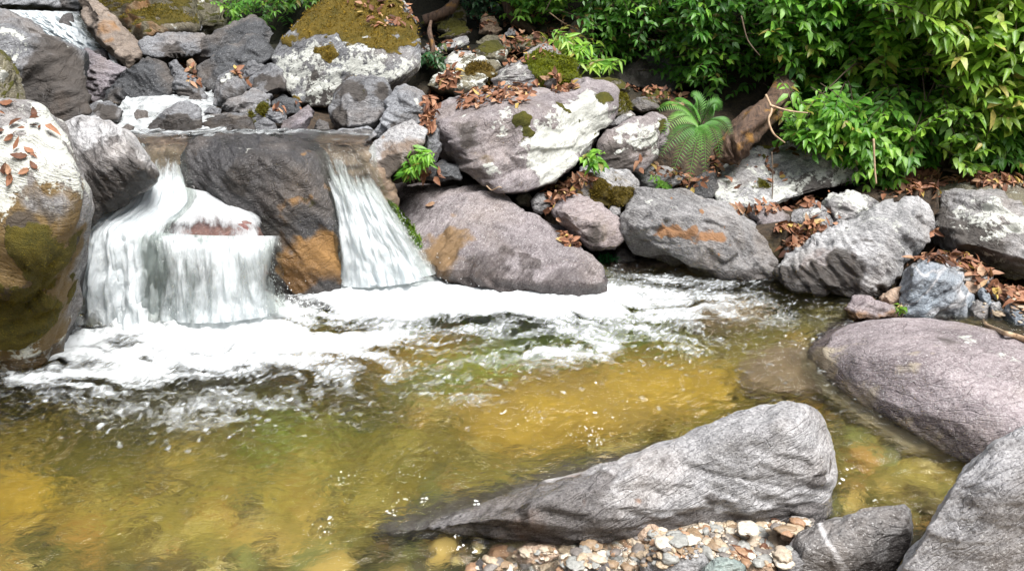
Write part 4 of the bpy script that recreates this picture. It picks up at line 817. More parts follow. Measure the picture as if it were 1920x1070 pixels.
gs = litter_spots([([(880, 1068), (960, 1034), (1180, 1012), (1250, 990), (1420, 975), (1480, 985), (1480, 1068), (1330, 1040), (1200, 1068)], 1150), ([(1380, 985), (1450, 975), (1530, 975), (1490, 1010), (1470, 1060), (1400, 1060)], 420), ([(700, 1068), (880, 1040), (900, 1068)], 60), ([(1820, 560), (1920, 560), (1920, 620), (1850, 605)], 60)])
gsz = np.clip(rng.lognormal(-4.85, .62, len(gs)), .003, .03)
gc = np.array([s[0] for s in gs]); gc[:, 2] += gsz * .2
v, f, ti = pebbles(gc, gsz, 5)
tag(mesh_np('gravel', v, f, M_GRAVEL, attrs={'tint': ti}), kind='stuff')

cs, csz = [], []
for _ in range(900):
    q = PZ(rng.uniform(-150, 1800), rng.uniform(600, 1069)); z_ = float(ground_z(np.array([q[0]]), np.array([q[1]]))[0])
    r_ = float(np.clip(rng.lognormal(-3.3, .5), .015, .11))
    if z_ + r_ * .5 > -.06: continue
    cs.append([q[0], q[1], z_ + r_ * .12]); csz.append(r_)
v, f, ti = pebbles(np.array(cs), np.array(csz), 15)
BCOL = [(.30, .22, .06), (.16, .12, .04), (.46, .33, .10), (.10, .085, .04), (.40, .24, .07), (.22, .22, .07), (.55, .45, .20)]
k = NT('bed_cobbles'); cr = k.t.nodes.new('ShaderNodeValToRGB'); cr.color_ramp.interpolation = 'CONSTANT'; el = cr.color_ramp.elements
while len(el) < len(BCOL): el.new(.5)
for i, c in enumerate(BCOL): el[i].position = i / len(BCOL); el[i].color = (*c, 1)
k.t.links.new(k.attr('tint').outputs['Fac'], cr.inputs[0])
k.t.links.new(k.n('BsdfPrincipled', Base__Color=cr.outputs[0], Roughness=.8).outputs[0], k.out.inputs[0])
tag(mesh_np('bed_cobbles', v, f, k.m, attrs={'tint': ti}), kind='stuff')

# ------------------------------------------------------------------ water
def swirl_noise(x, y, sx, sy, seed, ang=0.0, o=4):
    ca, sa = math.cos(ang), math.sin(ang)
    p3 = np.stack([x * ca + y * sa, -x * sa + y * ca, 0 * x], 1)
    wv = np.stack([fbm(p3 * 1.7, 3, seed + 40), fbm(p3 * 1.7, 3, seed + 60), 0 * x], 1) * .22
    return fbm((p3 + wv) * [sx, sy, 1], o, seed, .58)
def water_material(name, density, tint):
    k = NT(name)
    tc = k.n('TexCoord').outputs['Object']
    fo = k.attr('foam').outputs['Fac']
    fine = k.noise(tc, 55, 5, .7, .6)
    ff = k.mr(k.math('ADD', fo, k.math('MULTIPLY', k.math('SUBTRACT', fine, .5), .35)), .12, .95, 0, 1)
    b1 = k.noise(k.n('Mapping', Vector=tc, Scale=(1, 1.7, 1)).outputs[0], 16, 5, .6, .9)
    b2 = k.noise(tc, 60, 3, .6, .4)
    bw = k.n('Bump', Strength=k.mr(k.attr('turb').outputs['Fac'], 0, 1, .45, 1.0), Distance=.035, Height=k.math('ADD', b1, k.math('MULTIPLY', b2, .16)))
    g = k.n('BsdfPrincipled', Base__Color=(1, 1, 1), Roughness=.03, IOR=1.33, Normal=bw.outputs[0]); g.inputs['Transmission Weight'].default_value = 1
    bf = k.n('Bump', Strength=.3, Distance=.03, Height=k.math('ADD', fine, b1))
    fm = k.n('BsdfPrincipled', Base__Color=(.66, .69, .70), Roughness=.6, Normal=bf.outputs[0])
    k.t.links.new(k.mixs(ff, g, fm), k.out.inputs[0])
    va = k.n('VolumeAbsorption', Color=tint, Density=density)
    k.t.links.new(va.outputs[0], k.out.inputs[1])
    return k.m
x0, x1, y0, y1 = -3.4, 3.0, 1.7, 5.6; dxy = .011
wx, wy = np.meshgrid(np.arange(x0, x1, dxy), np.arange(y0, y1, dxy)); sh = wx.shape
X, Yw = wx.ravel(), wy.ravel()
dens = np.zeros(len(X)); turb = np.zeros(len(X))
def blob(cxp, cyp, rx, ry, s, arr, pw=2.0):
    q = PZ(cxp, cyp); e = PZ(cxp + rx, cyp)[0] - q[0]; g2 = (PZ(cxp, cyp - ry)[1] - PZ(cxp, cyp + ry)[1]) / 2
    arr += s * np.exp(-(((X - q[0]) / e) ** 2 + ((Yw - q[1]) / g2) ** 2) ** (pw / 2))
for b in [(850, 548, 275, 42, 1.15, 3), (700, 512, 100, 30, 1.1, 2), (980, 570, 190, 24, .42, 2), (330, 592, 210, 22, 1.1, 3), (230, 632, 200, 30, .58, 2), (90, 655, 100, 22, .5, 2), (420, 615, 130, 24, .42, 2), (600, 555, 90, 18, .35, 2), (690, 600, 190, 34, .45, 1.6), (1180, 565, 210, 50, .5, 1.6), (1010, 640, 300, 40, .42, 1.6), (640, 650, 240, 44, .38, 1.6),
          (140, 700, 220, 34, .42, 1.6), (1350, 590, 160, 40, .40, 2), (520, 650, 200, 36, .36, 2), (90, 690, 90, 26, .25, 2), (1250, 530, 110, 20, .3, 2), (1150, 655, 170, 22, .3, 2), (330, 690, 300, 44, .42, 1.6), (880, 740, 160, 30, .2, 2), (330, 765, 230, 55, .3, 2), (620, 720, 180, 40, .24, 2)]:  # the faint veil at pool left paints in grey sky reflection
    blob(*b[:5], dens, b[5])
for b in [(850, 560, 420, 90, 1.0), (300, 620, 380, 110, 1.0), (330, 770, 260, 90, .7), (900, 680, 500, 110, .4), (1300, 600, 250, 90, .4)]:
    blob(*b, turb)
dens = np.clip(dens, 0, 1.5)
s1 = swirl_noise(X, Yw, 3.2, 9.0, 11, -.12); s2 = 1 - np.abs(swirl_noise(X, Yw, 4.5, 12, 23, .1, 4)) * 2.4; s3 = swirl_noise(X, Yw, 22, 34, 31, 0, 3)
s5 = 1 - np.abs(swirl_noise(X, Yw, 7, 20, 83, -.15, 3)) * 3.2
thr = np.clip(1 - np.abs(swirl_noise(X, Yw, 5, 15, 91, -.1, 4)) * 7, 0, 1) + np.clip(1 - np.abs(swirl_noise(X, Yw, 9, 24, 97, .05, 4)) * 6, 0, 1) * .8
sgl = 0
core = sstep(.62, 1.15, dens + .12 * s1); skirt = np.clip(dens, 0, .75)
foam = core * .95 + skirt * (.38 + .62 * s1) + skirt * thr * (.55 + .5 * s1) + .1 * s3 * skirt
# thin threads and flecks drifting on the rest of the pool
s4 = 1 - np.abs(swirl_noise(X, Yw, 5.5, 13, 77, .2, 4)) * 6
fl = swirl_noise(X, Yw, 16, 26, 91, .1, 2)
far = sstep(2.5, 3.4, Yw)
foam += .42 * np.clip(s4, 0, 1) * sstep(.12, .4, fl) * far * .9
blob_far = sstep(.62, .85, swirl_noise(X, Yw, 34, 52, 55, .15, 2) + .25 * fl)
foam += .42 * blob_far * sstep(2.3, 2.9, Yw) * (.35 + turb)
zz = np.zeros(len(X))
zz += (.009 + .016 * turb) * swirl_noise(X, Yw, 3.5, 6.5, 5, .15, 2) + (.0045 + .009 * turb) * swirl_noise(X, Yw, 9, 17, 15, -.1, 2) + (.0022 + .0045 * turb) * swirl_noise(X, Yw, 24, 40, 19, .2, 2)
rp = 1 - np.abs(swirl_noise(X, Yw, 6, 10, 61, .35, 2)) * 2; rp2 = 1 - np.abs(swirl_noise(X, Yw, 13, 20, 63, -.3, 2)) * 2
zz += (.006 + .006 * turb) * rp + (.0028 + .003 * turb) * rp2
zz *= 1 - .6 * sstep(.35, .9, dens)
fd = sstep(.5, 1.1, dens); zz += fd * (.012 + .018 * fbm(np.stack([X * 5, Yw * 5, 0 * X], 1), 4, 33) + .006 * s3)
for cxp, cyp, hgt, r in [(330, 586, .10, .22), (720, 503, .11, .2), (800, 508, .06, .12), (480, 578, .09, .14), (400, 582, .09, .14), (180, 596, .10, .16), (650, 520, .06, .12)]:
    q = PZ(cxp, cyp); zz += hgt * np.exp(-((X - q[0]) ** 2 + (Yw - q[1]) ** 2) / (r * r)) * (.8 + 1.3 * fbm(np.stack([X * 10, Yw * 10, 0 * X], 1), 4, 44))
wi = np.arange(len(X)).reshape(sh)
WF = np.stack([wi[:-1, :-1], wi[:-1, 1:], wi[1:, 1:], wi[1:, :-1]], -1).reshape(-1, 4)
tag(mesh_np('pool_water', np.stack([X, Yw, zz], 1), WF, water_material('pool_water', 1.25, (.77, .755, .24)), attrs={'foam': foam, 'turb': turb}), kind='structure')
# upper pool
x0, x1, y0, y1 = -2.7, -.86, 4.8, 6.3
wx, wy = np.meshgrid(np.arange(x0, x1, .014), np.arange(y0, y1, .014)); sh = wx.shape; X, Yw = wx.ravel(), wy.ravel()
up = sstep(5.15, 5.9, Yw - .12 * (X + 1.2)); rap = sstep(-1.0, -1.9, X)
zu = .80 + .07 * sstep(5.3, 6.2, Yw) + (.006 + .03 * up * rap) * swirl_noise(X, Yw, 5, 9, 7, .2, 3) + .004 * swirl_noise(X, Yw, 18, 30, 9, 0, 2)
foam = -.08 + .5 * rap * sstep(5.0, 5.5, Yw) + .25 * swirl_noise(X, Yw, 4, 13, 29, 0, 4) + .3 * swirl_noise(X, Yw, 14, 40, 39, 0, 3) + .12 * sstep(5.0, 5.25, Yw)
wi = np.arange(len(X)).reshape(sh)
WF = np.stack([wi[:-1, :-1], wi[:-1, 1:], wi[1:, 1:], wi[1:, :-1]], -1).reshape(-1, 4)
lo_ = 4.98 - .0 * X
zu -= .12 * np.clip((5.07 - Yw) / .1, 0, 1) ** 2 * sstep(-1.86, -1.76, X) * sstep(-1.16, -1.24, X)
lim = 5.36 + .06 * swirl_noise(X, Yw, 5, 5, 3) + .95 * sstep(-1.75, -2.25, X); WF = WF[((Yw < lim) & (Yw > lo_))[WF].all(1)]
used = np.unique(WF); rm = np.zeros(len(X), int); rm[used] = np.arange(len(used)); WF = rm[WF]; X, Yw, zu, foam = X[used], Yw[used], zu[used], foam[used]
tag(mesh_np('upper_water', np.stack([X, Yw, zu], 1), WF, water_material('upper_water', 1.5, (.7, .68, .45)), attrs={'foam': foam, 'turb': np.full(len(X), .4)}), kind='structure')

# ------------------------------------------------------------------ falling water
def fall_material():
    k = NT('falling_water')
    uv = k.attr('flow').outputs['Vector']; de = k.attr('dens').outputs['Fac']
    a = k.noise(k.n('Mapping', Vector=uv, Scale=(28, 5.5, 1)).outputs[0], 1, 5, .65, .35)
    b = k.noise(k.n('Mapping', Vector=uv, Scale=(75, 17, 1)).outputs[0], 1, 4, .65, .3)
    c = k.noise(k.n('Mapping', Vector=uv, Scale=(8, 2.6, 1)).outputs[0], 1, 3, .5, .4)
    t = k.math('ADD', k.math('ADD', k.math('MULTIPLY', a, .6), k.math('MULTIPLY', b, .35)), k.math('MULTIPLY', c, .45))
    al = k.mr(k.math('ADD', t, k.math('MULTIPLY', k.math('SUBTRACT', de, .5), .95)), .5, .85, 0, 1)
    h = k.math('ADD', a, k.math('MULTIPLY', b, .6))
    bp = k.n('Bump', Strength=.7, Distance=.03, Height=h)
    wh = k.n('BsdfPrincipled', Base__Color=(.8, .84, .86), Roughness=.35, Normal=bp.outputs[0])
    tr = k.n('BsdfTranslucent', Color=(.82, .87, .89))
    white = k.mixs(.42, wh, tr)
    gl = k.n('BsdfGlossy', Color=(1, 1, 1), Roughness=.08, Normal=bp.outputs[0]); tp = k.n('BsdfTransparent', Color=(.93, .95, .93))
    film = k.mixs(k.math('MULTIPLY', k.n('Fresnel', IOR=1.33, Normal=bp.outputs[0]).outputs[0], .8), tp, gl)
    k.t.links.new(k.mixs(al, film, white), k.out.inputs[0])
    return k.m
M_FALL = fall_material()
def fall_patch(rows, nu, nv, amp, seed, off=0.0):
    """rows: top to bottom, each (left, right, density-left, density-right) with (px, py, Y) ends -> a rippled sheet."""
    L = smoothline([P(*r[0]) for r in rows], nv); Rr = smoothline([P(*r[1]) for r in rows], nv)
    dl = np.interp(np.linspace(0, len(rows) - 1, nv), range(len(rows)), [r[2] for r in rows]); dr = np.interp(np.linspace(0, len(rows) - 1, nv), range(len(rows)), [r[3] for r in rows])
    u = np.linspace(0, 1, nu)
    v = L[:, None] * (1 - u[None, :, None]) + Rr[:, None] * u[None, :, None]
    # bow outward in the middle
    v[..., 1] -= (.09 * np.sin(np.pi * u))[None] * np.linspace(.3, 1, nv)[:, None] + off
    ln = np.concatenate([[0], np.cumsum(np.linalg.norm(np.diff((L + Rr) / 2, axis=0), axis=1))]); wd = np.linalg.norm(Rr - L, axis=1).mean()
    U, Vv = np.meshgrid(u * wd, ln); fl = np.stack([U.ravel() + seed * 3.7, Vv.ravel() + seed * 1.3, np.full(U.size, seed * 5.0)], 1)
    d = (dl[:, None] * (1 - u) + dr[:, None] * u)
    v = v.reshape(-1, 3); n = fbm(fl * [16, 2.5, 1], 3, seed) * amp + fbm(fl * [45, 7, 1], 2, seed + 9) * amp * .4
    n = n + fbm(fl * [22, 11, 1], 2, seed + 15) * amp * .22
    n *= np.repeat(np.linspace(.3, 1.5, nv), nu)
    v[:, 1] -= n; v[:, 2] += n * .35
    edge = np.minimum(sstep(0, .2, u), sstep(1, .8, u))
    fe = fbm(fl * [9, 1.6, 1], 3, seed + 21)
    d = d.ravel() - (1 - np.tile(edge, nv)) * .75 + .25 * fe - .12 * np.clip(noise(fl * [3.0, .8, 1], seed + 4), 0, 1)
    i = np.arange(nu * nv).reshape(nv, nu)
    f = np.stack([i[:-1, :-1], i[1:, :-1], i[1:, 1:], i[:-1, 1:]], -1).reshape(-1, 4)
    return v, f, d, fl
def waterfall(patches, label):
    vs, fs, ds, fl, b = [], [], [], [], 0
    for pt in patches:
        v, f, d, l = fall_patch(*pt); vs.append(v); fs.append(f + b); ds.append(d); fl.append(l); b += len(v)
    o = mesh_np('waterfall', np.vstack(vs), np.vstack(fs), M_FALL, attrs={'dens': np.concatenate(ds), 'flow': np.vstack(fl)})
    tag(o, kind='structure'); return o
LC = [((246, 267, 4.985), (350, 267, 4.985), .12, .12), ((252, 286, 4.88), (352, 286, 4.9), .25, .2), ((244, 325, 4.7), (358, 322, 4.76), .55, .45), ((220, 375, 4.5), (366, 372, 4.62), 1.05, .95), ((156, 425, 4.36), (326, 425, 4.34), 1.1, 1.0), ((144, 500, 4.3), (330, 500, 4.28), 1.05, .9), ((128, 600, 4.26), (340, 600, 4.2), 1.0, .95)]
LF = [((288, 335, 4.74), (440, 368, 4.76), 1.0, .85), ((280, 385, 4.5), (505, 405, 4.62), 1.0, .75), ((275, 414, 4.36), (522, 426, 4.46), .22, .35), ((270, 440, 4.28), (525, 446, 4.34), .3, .45)]
LW = [((262, 434, 4.29), (526, 442, 4.35), .85, 1.0), ((264, 455, 4.24), (530, 458, 4.30), .8, .95), ((270, 505, 4.2), (532, 508, 4.27), .5, .85), ((268, 590, 4.17), (540, 582, 4.25), .6, .95)]
waterfall([(LC, 70, 120, .035, 3), (LC, 70, 120, .04, 17, .035), (LF, 80, 50, .012, 29), (LW, 110, 80, .022, 37), ([(a, b, c - .28, d - .2) for a, b, c, d in LW], 110, 80, .03, 43, .04)], 'left')
RC = [((580, 267, 4.985), (704, 267, 4.985), .1, .1), ((588, 283, 4.92), (706, 284, 4.94), .2, .12), ((600, 318, 4.84), (712, 320, 4.89), .42, .2), ((616, 365, 4.77), (730, 362, 4.85), .95, .75), ((622, 430, 4.7), (768, 420, 4.8), 1.05, .95), ((626, 480, 4.68), (798, 465, 4.78), 1.0, .95), ((622, 530, 4.66), (826, 512, 4.76), 1.05, 1.0)]
waterfall([(RC, 80, 110, .028, 51), ([(a, b, c - .25, d - .25) for a, b, c, d in RC], 80, 110, .035, 57, .045)], 'right')
CA = [((-60, 16, 9.3), (150, 22, 9.3), 1.1, 1.1), ((-40, 26, 9.0), (152, 28, 9.0), 1.1, 1.1), ((40, 50, 8.6), (165, 50, 8.6), .9, 1.0), ((90, 75, 8.2), (182, 80, 8.2), .85, 1.0), ((130, 100, 7.8), (195, 95, 7.9), 1.0, 1.0)]
waterfall([(CA, 60, 60, .09, 61), (CA, 60, 60, .11, 63, .05)], 'far')
TR = [((196, 92, 7.4), (214, 95, 7.4), .7, .7), ((206, 110, 7.2), (222, 112, 7.2), .5, .5), ((222, 140, 6.9), (238, 140, 6.9), .6, .6), ((215, 175, 6.5), (240, 180, 6.5), .8, .8), ((170, 196, 6.2), (240, 200, 6.2), .9, .9), ((200, 215, 5.9), (300, 212, 5.9), .8, .8), ((225, 240, 5.55), (300, 240, 5.5), .85, .75)]
waterfall([(TR, 40, 80, .02, 67)], 'trickle')

# spray and bubbles
pts, szs = [], []
def spray(cxp, cyp, rx, hz, n, Y=None, smax=.006):
    for _ in range(n):
        q = PZ(cxp + rng.normal() * rx, cyp + rng.normal() * 10); h = abs(rng.normal()) * hz
        pts.append([q[0], q[1] - rng.uniform(0, .08), h + .03]); szs.append(rng.uniform(.0018, smax))
spray(330, 588, 110, .07, 2600, smax=.0026); spray(720, 508, 55, .07, 1600, smax=.0026); spray(330, 588, 110, .04, 300, smax=.004); spray(860, 525, 90, .02, 80, smax=.003)
for a, b in (((640, 400), (650, 520)), ((148, 470), (150, 590)), ((505, 450), (515, 580)), ((740, 400), (800, 500))):
    for _ in range(160):
        t = rng.uniform(); q = P(a[0] + (b[0] - a[0]) * t + rng.normal() * 6, a[1] + (b[1] - a[1]) * t, 4.28 if a[0] < 600 else 4.7); pts.append(q); szs.append(rng.uniform(.0009, .0022))
D, F = ico(1); pts = np.array(pts); szs = np.array(szs); n = len(pts)
st = np.ones((n, 3)); st[:, 2] = rng.uniform(1, 2.2, n)
v = (D[None] * (szs[:, None] * st)[:, None] + pts[:, None]).reshape(-1, 3); f = (F[None] + (np.arange(n) * len(D))[:, None, None]).reshape(-1, 3)
k = NT('spray'); k.t.links.new(k.n('BsdfPrincipled', Base__Color=(.93, .95, .96), Roughness=.2).outputs[0], k.out.inputs[0]); M_SPRAY = k.m
tag(mesh_np('water_spray', v, f, M_SPRAY), kind='stuff')
bub = []
for px, py, r, n in [(617, 978, 10, 6), (730, 963, 16, 14), (800, 937, 12, 7), (893, 948, 14, 9), (985, 930, 8, 4), (855, 1007, 9, 5), (867, 1025, 10, 5), (890, 1033, 8, 4), (640, 900, 30, 14), (770, 890, 30, 16), (1105, 810, 30, 22), (1110, 830, 20, 14), (860, 740, 40, 24), (880, 760, 20, 12), (1000, 770, 40, 18), (945, 776, 8, 5), (760, 935, 30, 12), (1350, 610, 70, 24), (1430, 660, 60, 14), (1500, 640, 40, 8), (1240, 690, 70, 10), (590, 1000, 40, 10), (1580, 900, 12, 6), (1640, 940, 10, 5), (1590, 880, 20, 5), (1290, 830, 30, 10), (560, 770, 60, 6), (1150, 760, 70, 8)]:
    for _ in range(n):
        q = PZ(px + rng.normal() * r * .5, py + rng.normal() * r * .28); bub.append((q[0], q[1], rng.uniform(.0012, .0042) * (1.5 if n < 10 else 1)))
bub = np.array(bub); D, F = ico(2); n = len(bub)
v = D[None] * bub[:, 2][:, None, None] * np.array([1, 1, .45]) + np.stack([bub[:, 0], bub[:, 1], np.full(n, .004)], 1)[:, None]
tag(mesh_np('foam_bubbles', v.reshape(-1, 3), (F[None] + (np.arange(n) * len(D))[:, None, None]).reshape(-1, 3), M_SPRAY), kind='stuff')
# ------------------------------------------------------------------ shrubs, fern, log, sticks
G1 = [(0, (.03, .11, .02)), (.4, (.10, .29, .035)), (.75, (.22, .46, .05)), (.93, (.34, .56, .07)), (1, (.30, .26, .06))]
G2 = [(0, (.07, .17, .02)), (.4, (.17, .34, .035)), (.75, (.30, .48, .06)), (.93, (.45, .56, .10)), (1, (.5, .42, .12))]
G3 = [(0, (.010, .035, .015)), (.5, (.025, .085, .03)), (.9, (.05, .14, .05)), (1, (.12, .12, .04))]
M_G1 = leaf_material('green_leaf', G1, .42, .42); M_G2 = leaf_material('sunny_leaf', G2, .4, .4); M_G3 = leaf_material('shade_leaf', G3, .4, .3)  # brighter and darker greens: sunlight and shade painted into the leaf colour
k = NT('twig'); tn = k.noise(k.n('TexCoord').outputs['Object'], 40, 4)
k.t.links.new(k.n('BsdfPrincipled', Base__Color=k.mix(tn, (.05, .035, .022), (.17, .12, .08)), Roughness=.8).outputs[0], k.out.inputs[0]); M_TWIG = k.m
def in_poly(poly, x, y):
    ins = False; j = len(poly) - 1
    for i in range(len(poly)):
        if (poly[i][1] > y) != (poly[j][1] > y) and x < (poly[j][0] - poly[i][0]) * (y - poly[i][1]) / (poly[j][1] - poly[i][1]) + poly[i][0]: ins = not ins
        j = i
    return ins
def shrub(name, label, poly, Y, deep, ntw, size, mat, root, seed, length=.34, droop=.5, width=.42, cat='shrub', group='shrubs on the right bank', pairs=6, stems=16, tmean=.5):
    rg = np.random.default_rng(seed); poly = np.array(poly, float); lo, hi = poly.min(0), poly.max(0)
    if length > .25: size *= .88; ntw = int(ntw * 1.2)
    root = P(*root); pos, dr, up, sz, ti, tubes = [], [], [], [], [], []
    bases = []
    c = 0
    while c < ntw:
        x, y = rg.uniform(lo, hi)
        if not in_poly(poly, x, y): continue
        c += 1
        dd = rg.uniform() ** 1.3
        tip = P(x, y, Y + deep * dd)
        ln = length * rg.uniform(.6, 1.3)
        out = norm(np.array([rg.normal() * .75, -1 + rg.normal() * .35, rg.normal() * .35 + .25]))
        s0 = tip - out * ln + np.array([0, 0, droop * ln * .5])
        t = np.linspace(0, 1, pairs + 1)[:, None]
        mid = (s0 + tip) / 2 + np.array([0, 0, droop * ln * .35])
        cv = (1 - t) ** 2 * s0 + 2 * t * (1 - t) * mid + t * t * tip
        tubes.append(tube(cv[:: max(1, pairs // 3)] if pairs > 3 else cv, np.linspace(.0035, .0015, len(cv[:: max(1, pairs // 3)] if pairs > 3 else cv)), 3)); bases.append(s0)
        tg = norm(np.gradient(cv, axis=0)); lt = np.clip(rg.normal(tmean, .17), 0, .93)
        sd0 = norm(np.cross(tg, [0, 0, 1]) + 1e-6)
        roll = rg.normal() * .5
        for i in range(1, pairs + 1):
            for sgn in (-1, 1):
                if rg.uniform() < .1: continue
                side = norm(sgn * sd0[i] + np.array([0, 0, sgn * roll * .5]))
                d = norm(side * rg.uniform(.6, 1.0) + tg[i] * rg.uniform(.35, .8) + np.array([0, 0, rg.normal() * .25 - .12]))
                pos.append(cv[i] + side * .004); dr.append(d)
                up.append(norm(np.array([0, -.5, 1]) + rg.normal(size=3) * .38))
                sz.append(size * rg.uniform(.45, 1.3) * (.75 + .35 * math.sin(math.pi * i / (pairs + 1)))); ti.append(np.clip(lt + rg.normal() * .1, 0, 1) if rg.uniform() > .03 else 1.0)
        pos.append(cv[-1]); dr.append(norm(tg[-1] + [0, 0, -.2])); up.append(norm(np.array([0, -.6, 1]) + rg.normal(size=3) * .3)); sz.append(size * rg.uniform(.7, 1.1)); ti.append(np.clip(lt + .12, 0, .95))
    n = len(pos); sz = np.array(sz)
    v, f, tt = leaf_mesh(np.array(pos), np.array(dr), np.array(up), sz, width * rg.uniform(.85, 1.15, n), np.array(ti), fold=rg.uniform(.0, .28, n), droop=rg.uniform(.05, .45, n))
    e = empty(name, root, label, cat, group)
    o = mesh_np('foliage', v - root, f, mat, parent=e, attrs={'tint': tt})
    bi = rg.choice(len(bases), min(stems, len(bases)), replace=False)
    for b in bi:
        q = bases[b]; m = (root + q) / 2 + np.array([rg.normal() * .12, .12 + rg.normal() * .1, .2 + rg.normal() * .12]) * (1 if length > .25 else .12)
        tubes.append(tube(smoothline([root + rg.normal(size=3) * (.05 if length > .25 else .012), m, q], 9), np.linspace(.011, .004, 9) * (1 if length > .25 else .3), 5))
    v, f = merge(tubes); mesh_np('stems', v - root, f, M_TWIG, parent=e)
    return e
shrub('shrub', 'small bright shrub hanging over dark rock, left of the huge mossy boulder', [(415, -40), (530, -50), (620, -50), (600, 15), (545, 30), (500, 45), (440, 50), (415, 25)], 7.8, .9, 110, .075, M_G1, (500, 10, 9.0), 101, length=.3, group='shrubs on the back slope')
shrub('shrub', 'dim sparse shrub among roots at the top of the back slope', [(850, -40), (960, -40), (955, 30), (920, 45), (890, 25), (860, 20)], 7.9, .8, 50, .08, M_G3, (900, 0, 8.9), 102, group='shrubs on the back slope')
shrub('shrub', 'bright leaf tuft hanging in front of the dark hollow at the top', [(955, -40), (1075, -40), (1060, 10), (1010, 45), (975, 35), (960, 10)], 7.5, .6, 60, .09, M_G1, (1010, -30, 8.6), 103, group='shrubs on the back slope', tmean=.65)
shrub('shrub', 'vine with small leaves hanging down beside the dark hollow', [(1080, -50), (1200, -50), (1190, 60), (1180, 120), (1130, 110), (1095, 60)], 7.1, .8, 130, .075, M_G1, (1150, 10, 8.3), 104, tmean=.4)
shrub('shoot', 'clump of bright long leaved shoots between the mossy hump and the dark rock wall', [(1040, 75), (1065, 68), (1090, 85), (1140, 112), (1150, 128), (1110, 128), (1070, 112)], 6.9, .25, 26, .10, M_G1, (1090, 130, 7.1), 105, length=.2, width=.26, cat='plant', group='small plants among the rocks', tmean=.8, stems=8)
shrub('shrub', 'dark green creeper draped over the shaded rock wall', [(1170, -60), (1330, -60), (1330, 60), (1300, 150), (1280, 185), (1250, 130), (1225, 105), (1185, 95), (1160, 40)], 6.9, .9, 260, .072, M_G1, (1240, 30, 8.2), 106, tmean=.36)
shrub('shrub', 'small leaved creeper hanging above the fern and the fallen log', [(1290, -60), (1480, -60), (1500, 60), (1460, 130), (1400, 150), (1370, 185), (1330, 180), (1290, 150), (1285, 60)], 6.6, 1.0, 330, .085, M_G1, (1400, 60, 8.0), 107, tmean=.33)
shrub('shrub', 'mid green shrub with broad paired leaves above the fallen log', [(1440, -60), (1660, -60), (1680, 60), (1660, 160), (1600, 220), (1540, 250), (1490, 220), (1470, 130), (1440, 80)], 6.2, 1.0, 420, .105, M_G1, (1560, 160, 7.6), 108, tmean=.48)
shrub('shrub', 'shrub with yellowing leaves in the middle of the right bank', [(1630, -60), (1800, -60), (1810, 100), (1790, 220), (1740, 290), (1660, 260), (1620, 180), (1650, 80)], 6.0, 1.0, 360, .105, M_G1, (1720, 200, 7.4), 109, tmean=.66)
shrub('shrub', 'bright yellow green bush in the top right corner', [(1730, -80), (2000, -80), (2000, 240), (1900, 240), (1840, 200), (1800, 130), (1740, 60)], 5.5, .9, 420, .125, M_G2, (1880, 160, 7.0), 110, length=.4, tmean=.62, width=.38)
shrub('shrub', 'low shrub hanging its leaves over the whitish lichen slab', [(1480, 230), (1560, 200), (1700, 210), (1740, 240), (1735, 300), (1680, 340), (1640, 355), (1590, 330), (1550, 285), (1490, 268)], 5.55, .5, 210, .095, M_G1, (1650, 240, 6.5), 111, tmean=.55)
shrub('shrub', 'darker low shrub above the leaf litter at the right edge', [(1730, 210), (1800, 180), (1990, 200), (1990, 320), (1880, 310), (1820, 318), (1770, 300), (1735, 320)], 5.7, .7, 240, .10, M_G1, (1850, 240, 6.8), 112, tmean=.42)
shrub('shrub', 'drooping sprig with brownish leaves under the yellow green bush', [(1770, 210), (1850, 190), (1860, 300), (1820, 330), (1790, 290)], 5.5, .3, 40, .09, M_G2, (1820, 210, 6.2), 113, tmean=.25)
shrub('plant', 'small narrow leaved plant beside the tilted grey block', [(735, 325), (755, 300), (785, 285), (802, 290), (800, 308), (770, 322), (745, 335)], 5.0, .2, 20, .075, M_G1, (775, 325, 5.25), 114, length=.13, width=.28, cat='plant', group='small plants among the rocks', pairs=4, stems=8, tmean=.6)
shrub('plant', 'tiny seedling at the corner of the large lichen boulder', [(1098, 300), (1110, 282), (1125, 290), (1130, 312), (1105, 315)], 5.35, .15, 9, .07, M_G1, (1112, 318, 5.5), 115, length=.1, cat='plant', group='small plants among the rocks', pairs=3, stems=5, tmean=.6)
shrub('plant', 'tiny sprout in front of the fern by the flat pale stone', [(1222, 345), (1232, 328), (1245, 335), (1250, 350)], 5.6, .1, 5, .05, M_G1, (1236, 352, 5.7), 116, length=.07, cat='plant', group='small plants among the rocks', pairs=3, stems=3, tmean=.6)
shrub('plant', 'dark little plant at the foot of the huge mossy boulder', [(785, 100), (805, 85), (830, 100), (835, 125), (810, 130), (788, 122)], 6.75, .2, 22, .06, M_G3, (810, 125, 7.0), 117, length=.12, cat='plant', group='small plants among the rocks', pairs=4, stems=6, tmean=.7)
shrub('plant', 'pale green sprout at the edge of the pool below the bluish rock', [(1680, 580), (1688, 572), (1696, 582), (1692, 596)], 4.15, .05, 4, .035, M_G2, (1688, 596, 4.2), 118, length=.05, cat='plant', group='small plants among the rocks', pairs=2, stems=3, tmean=.4)
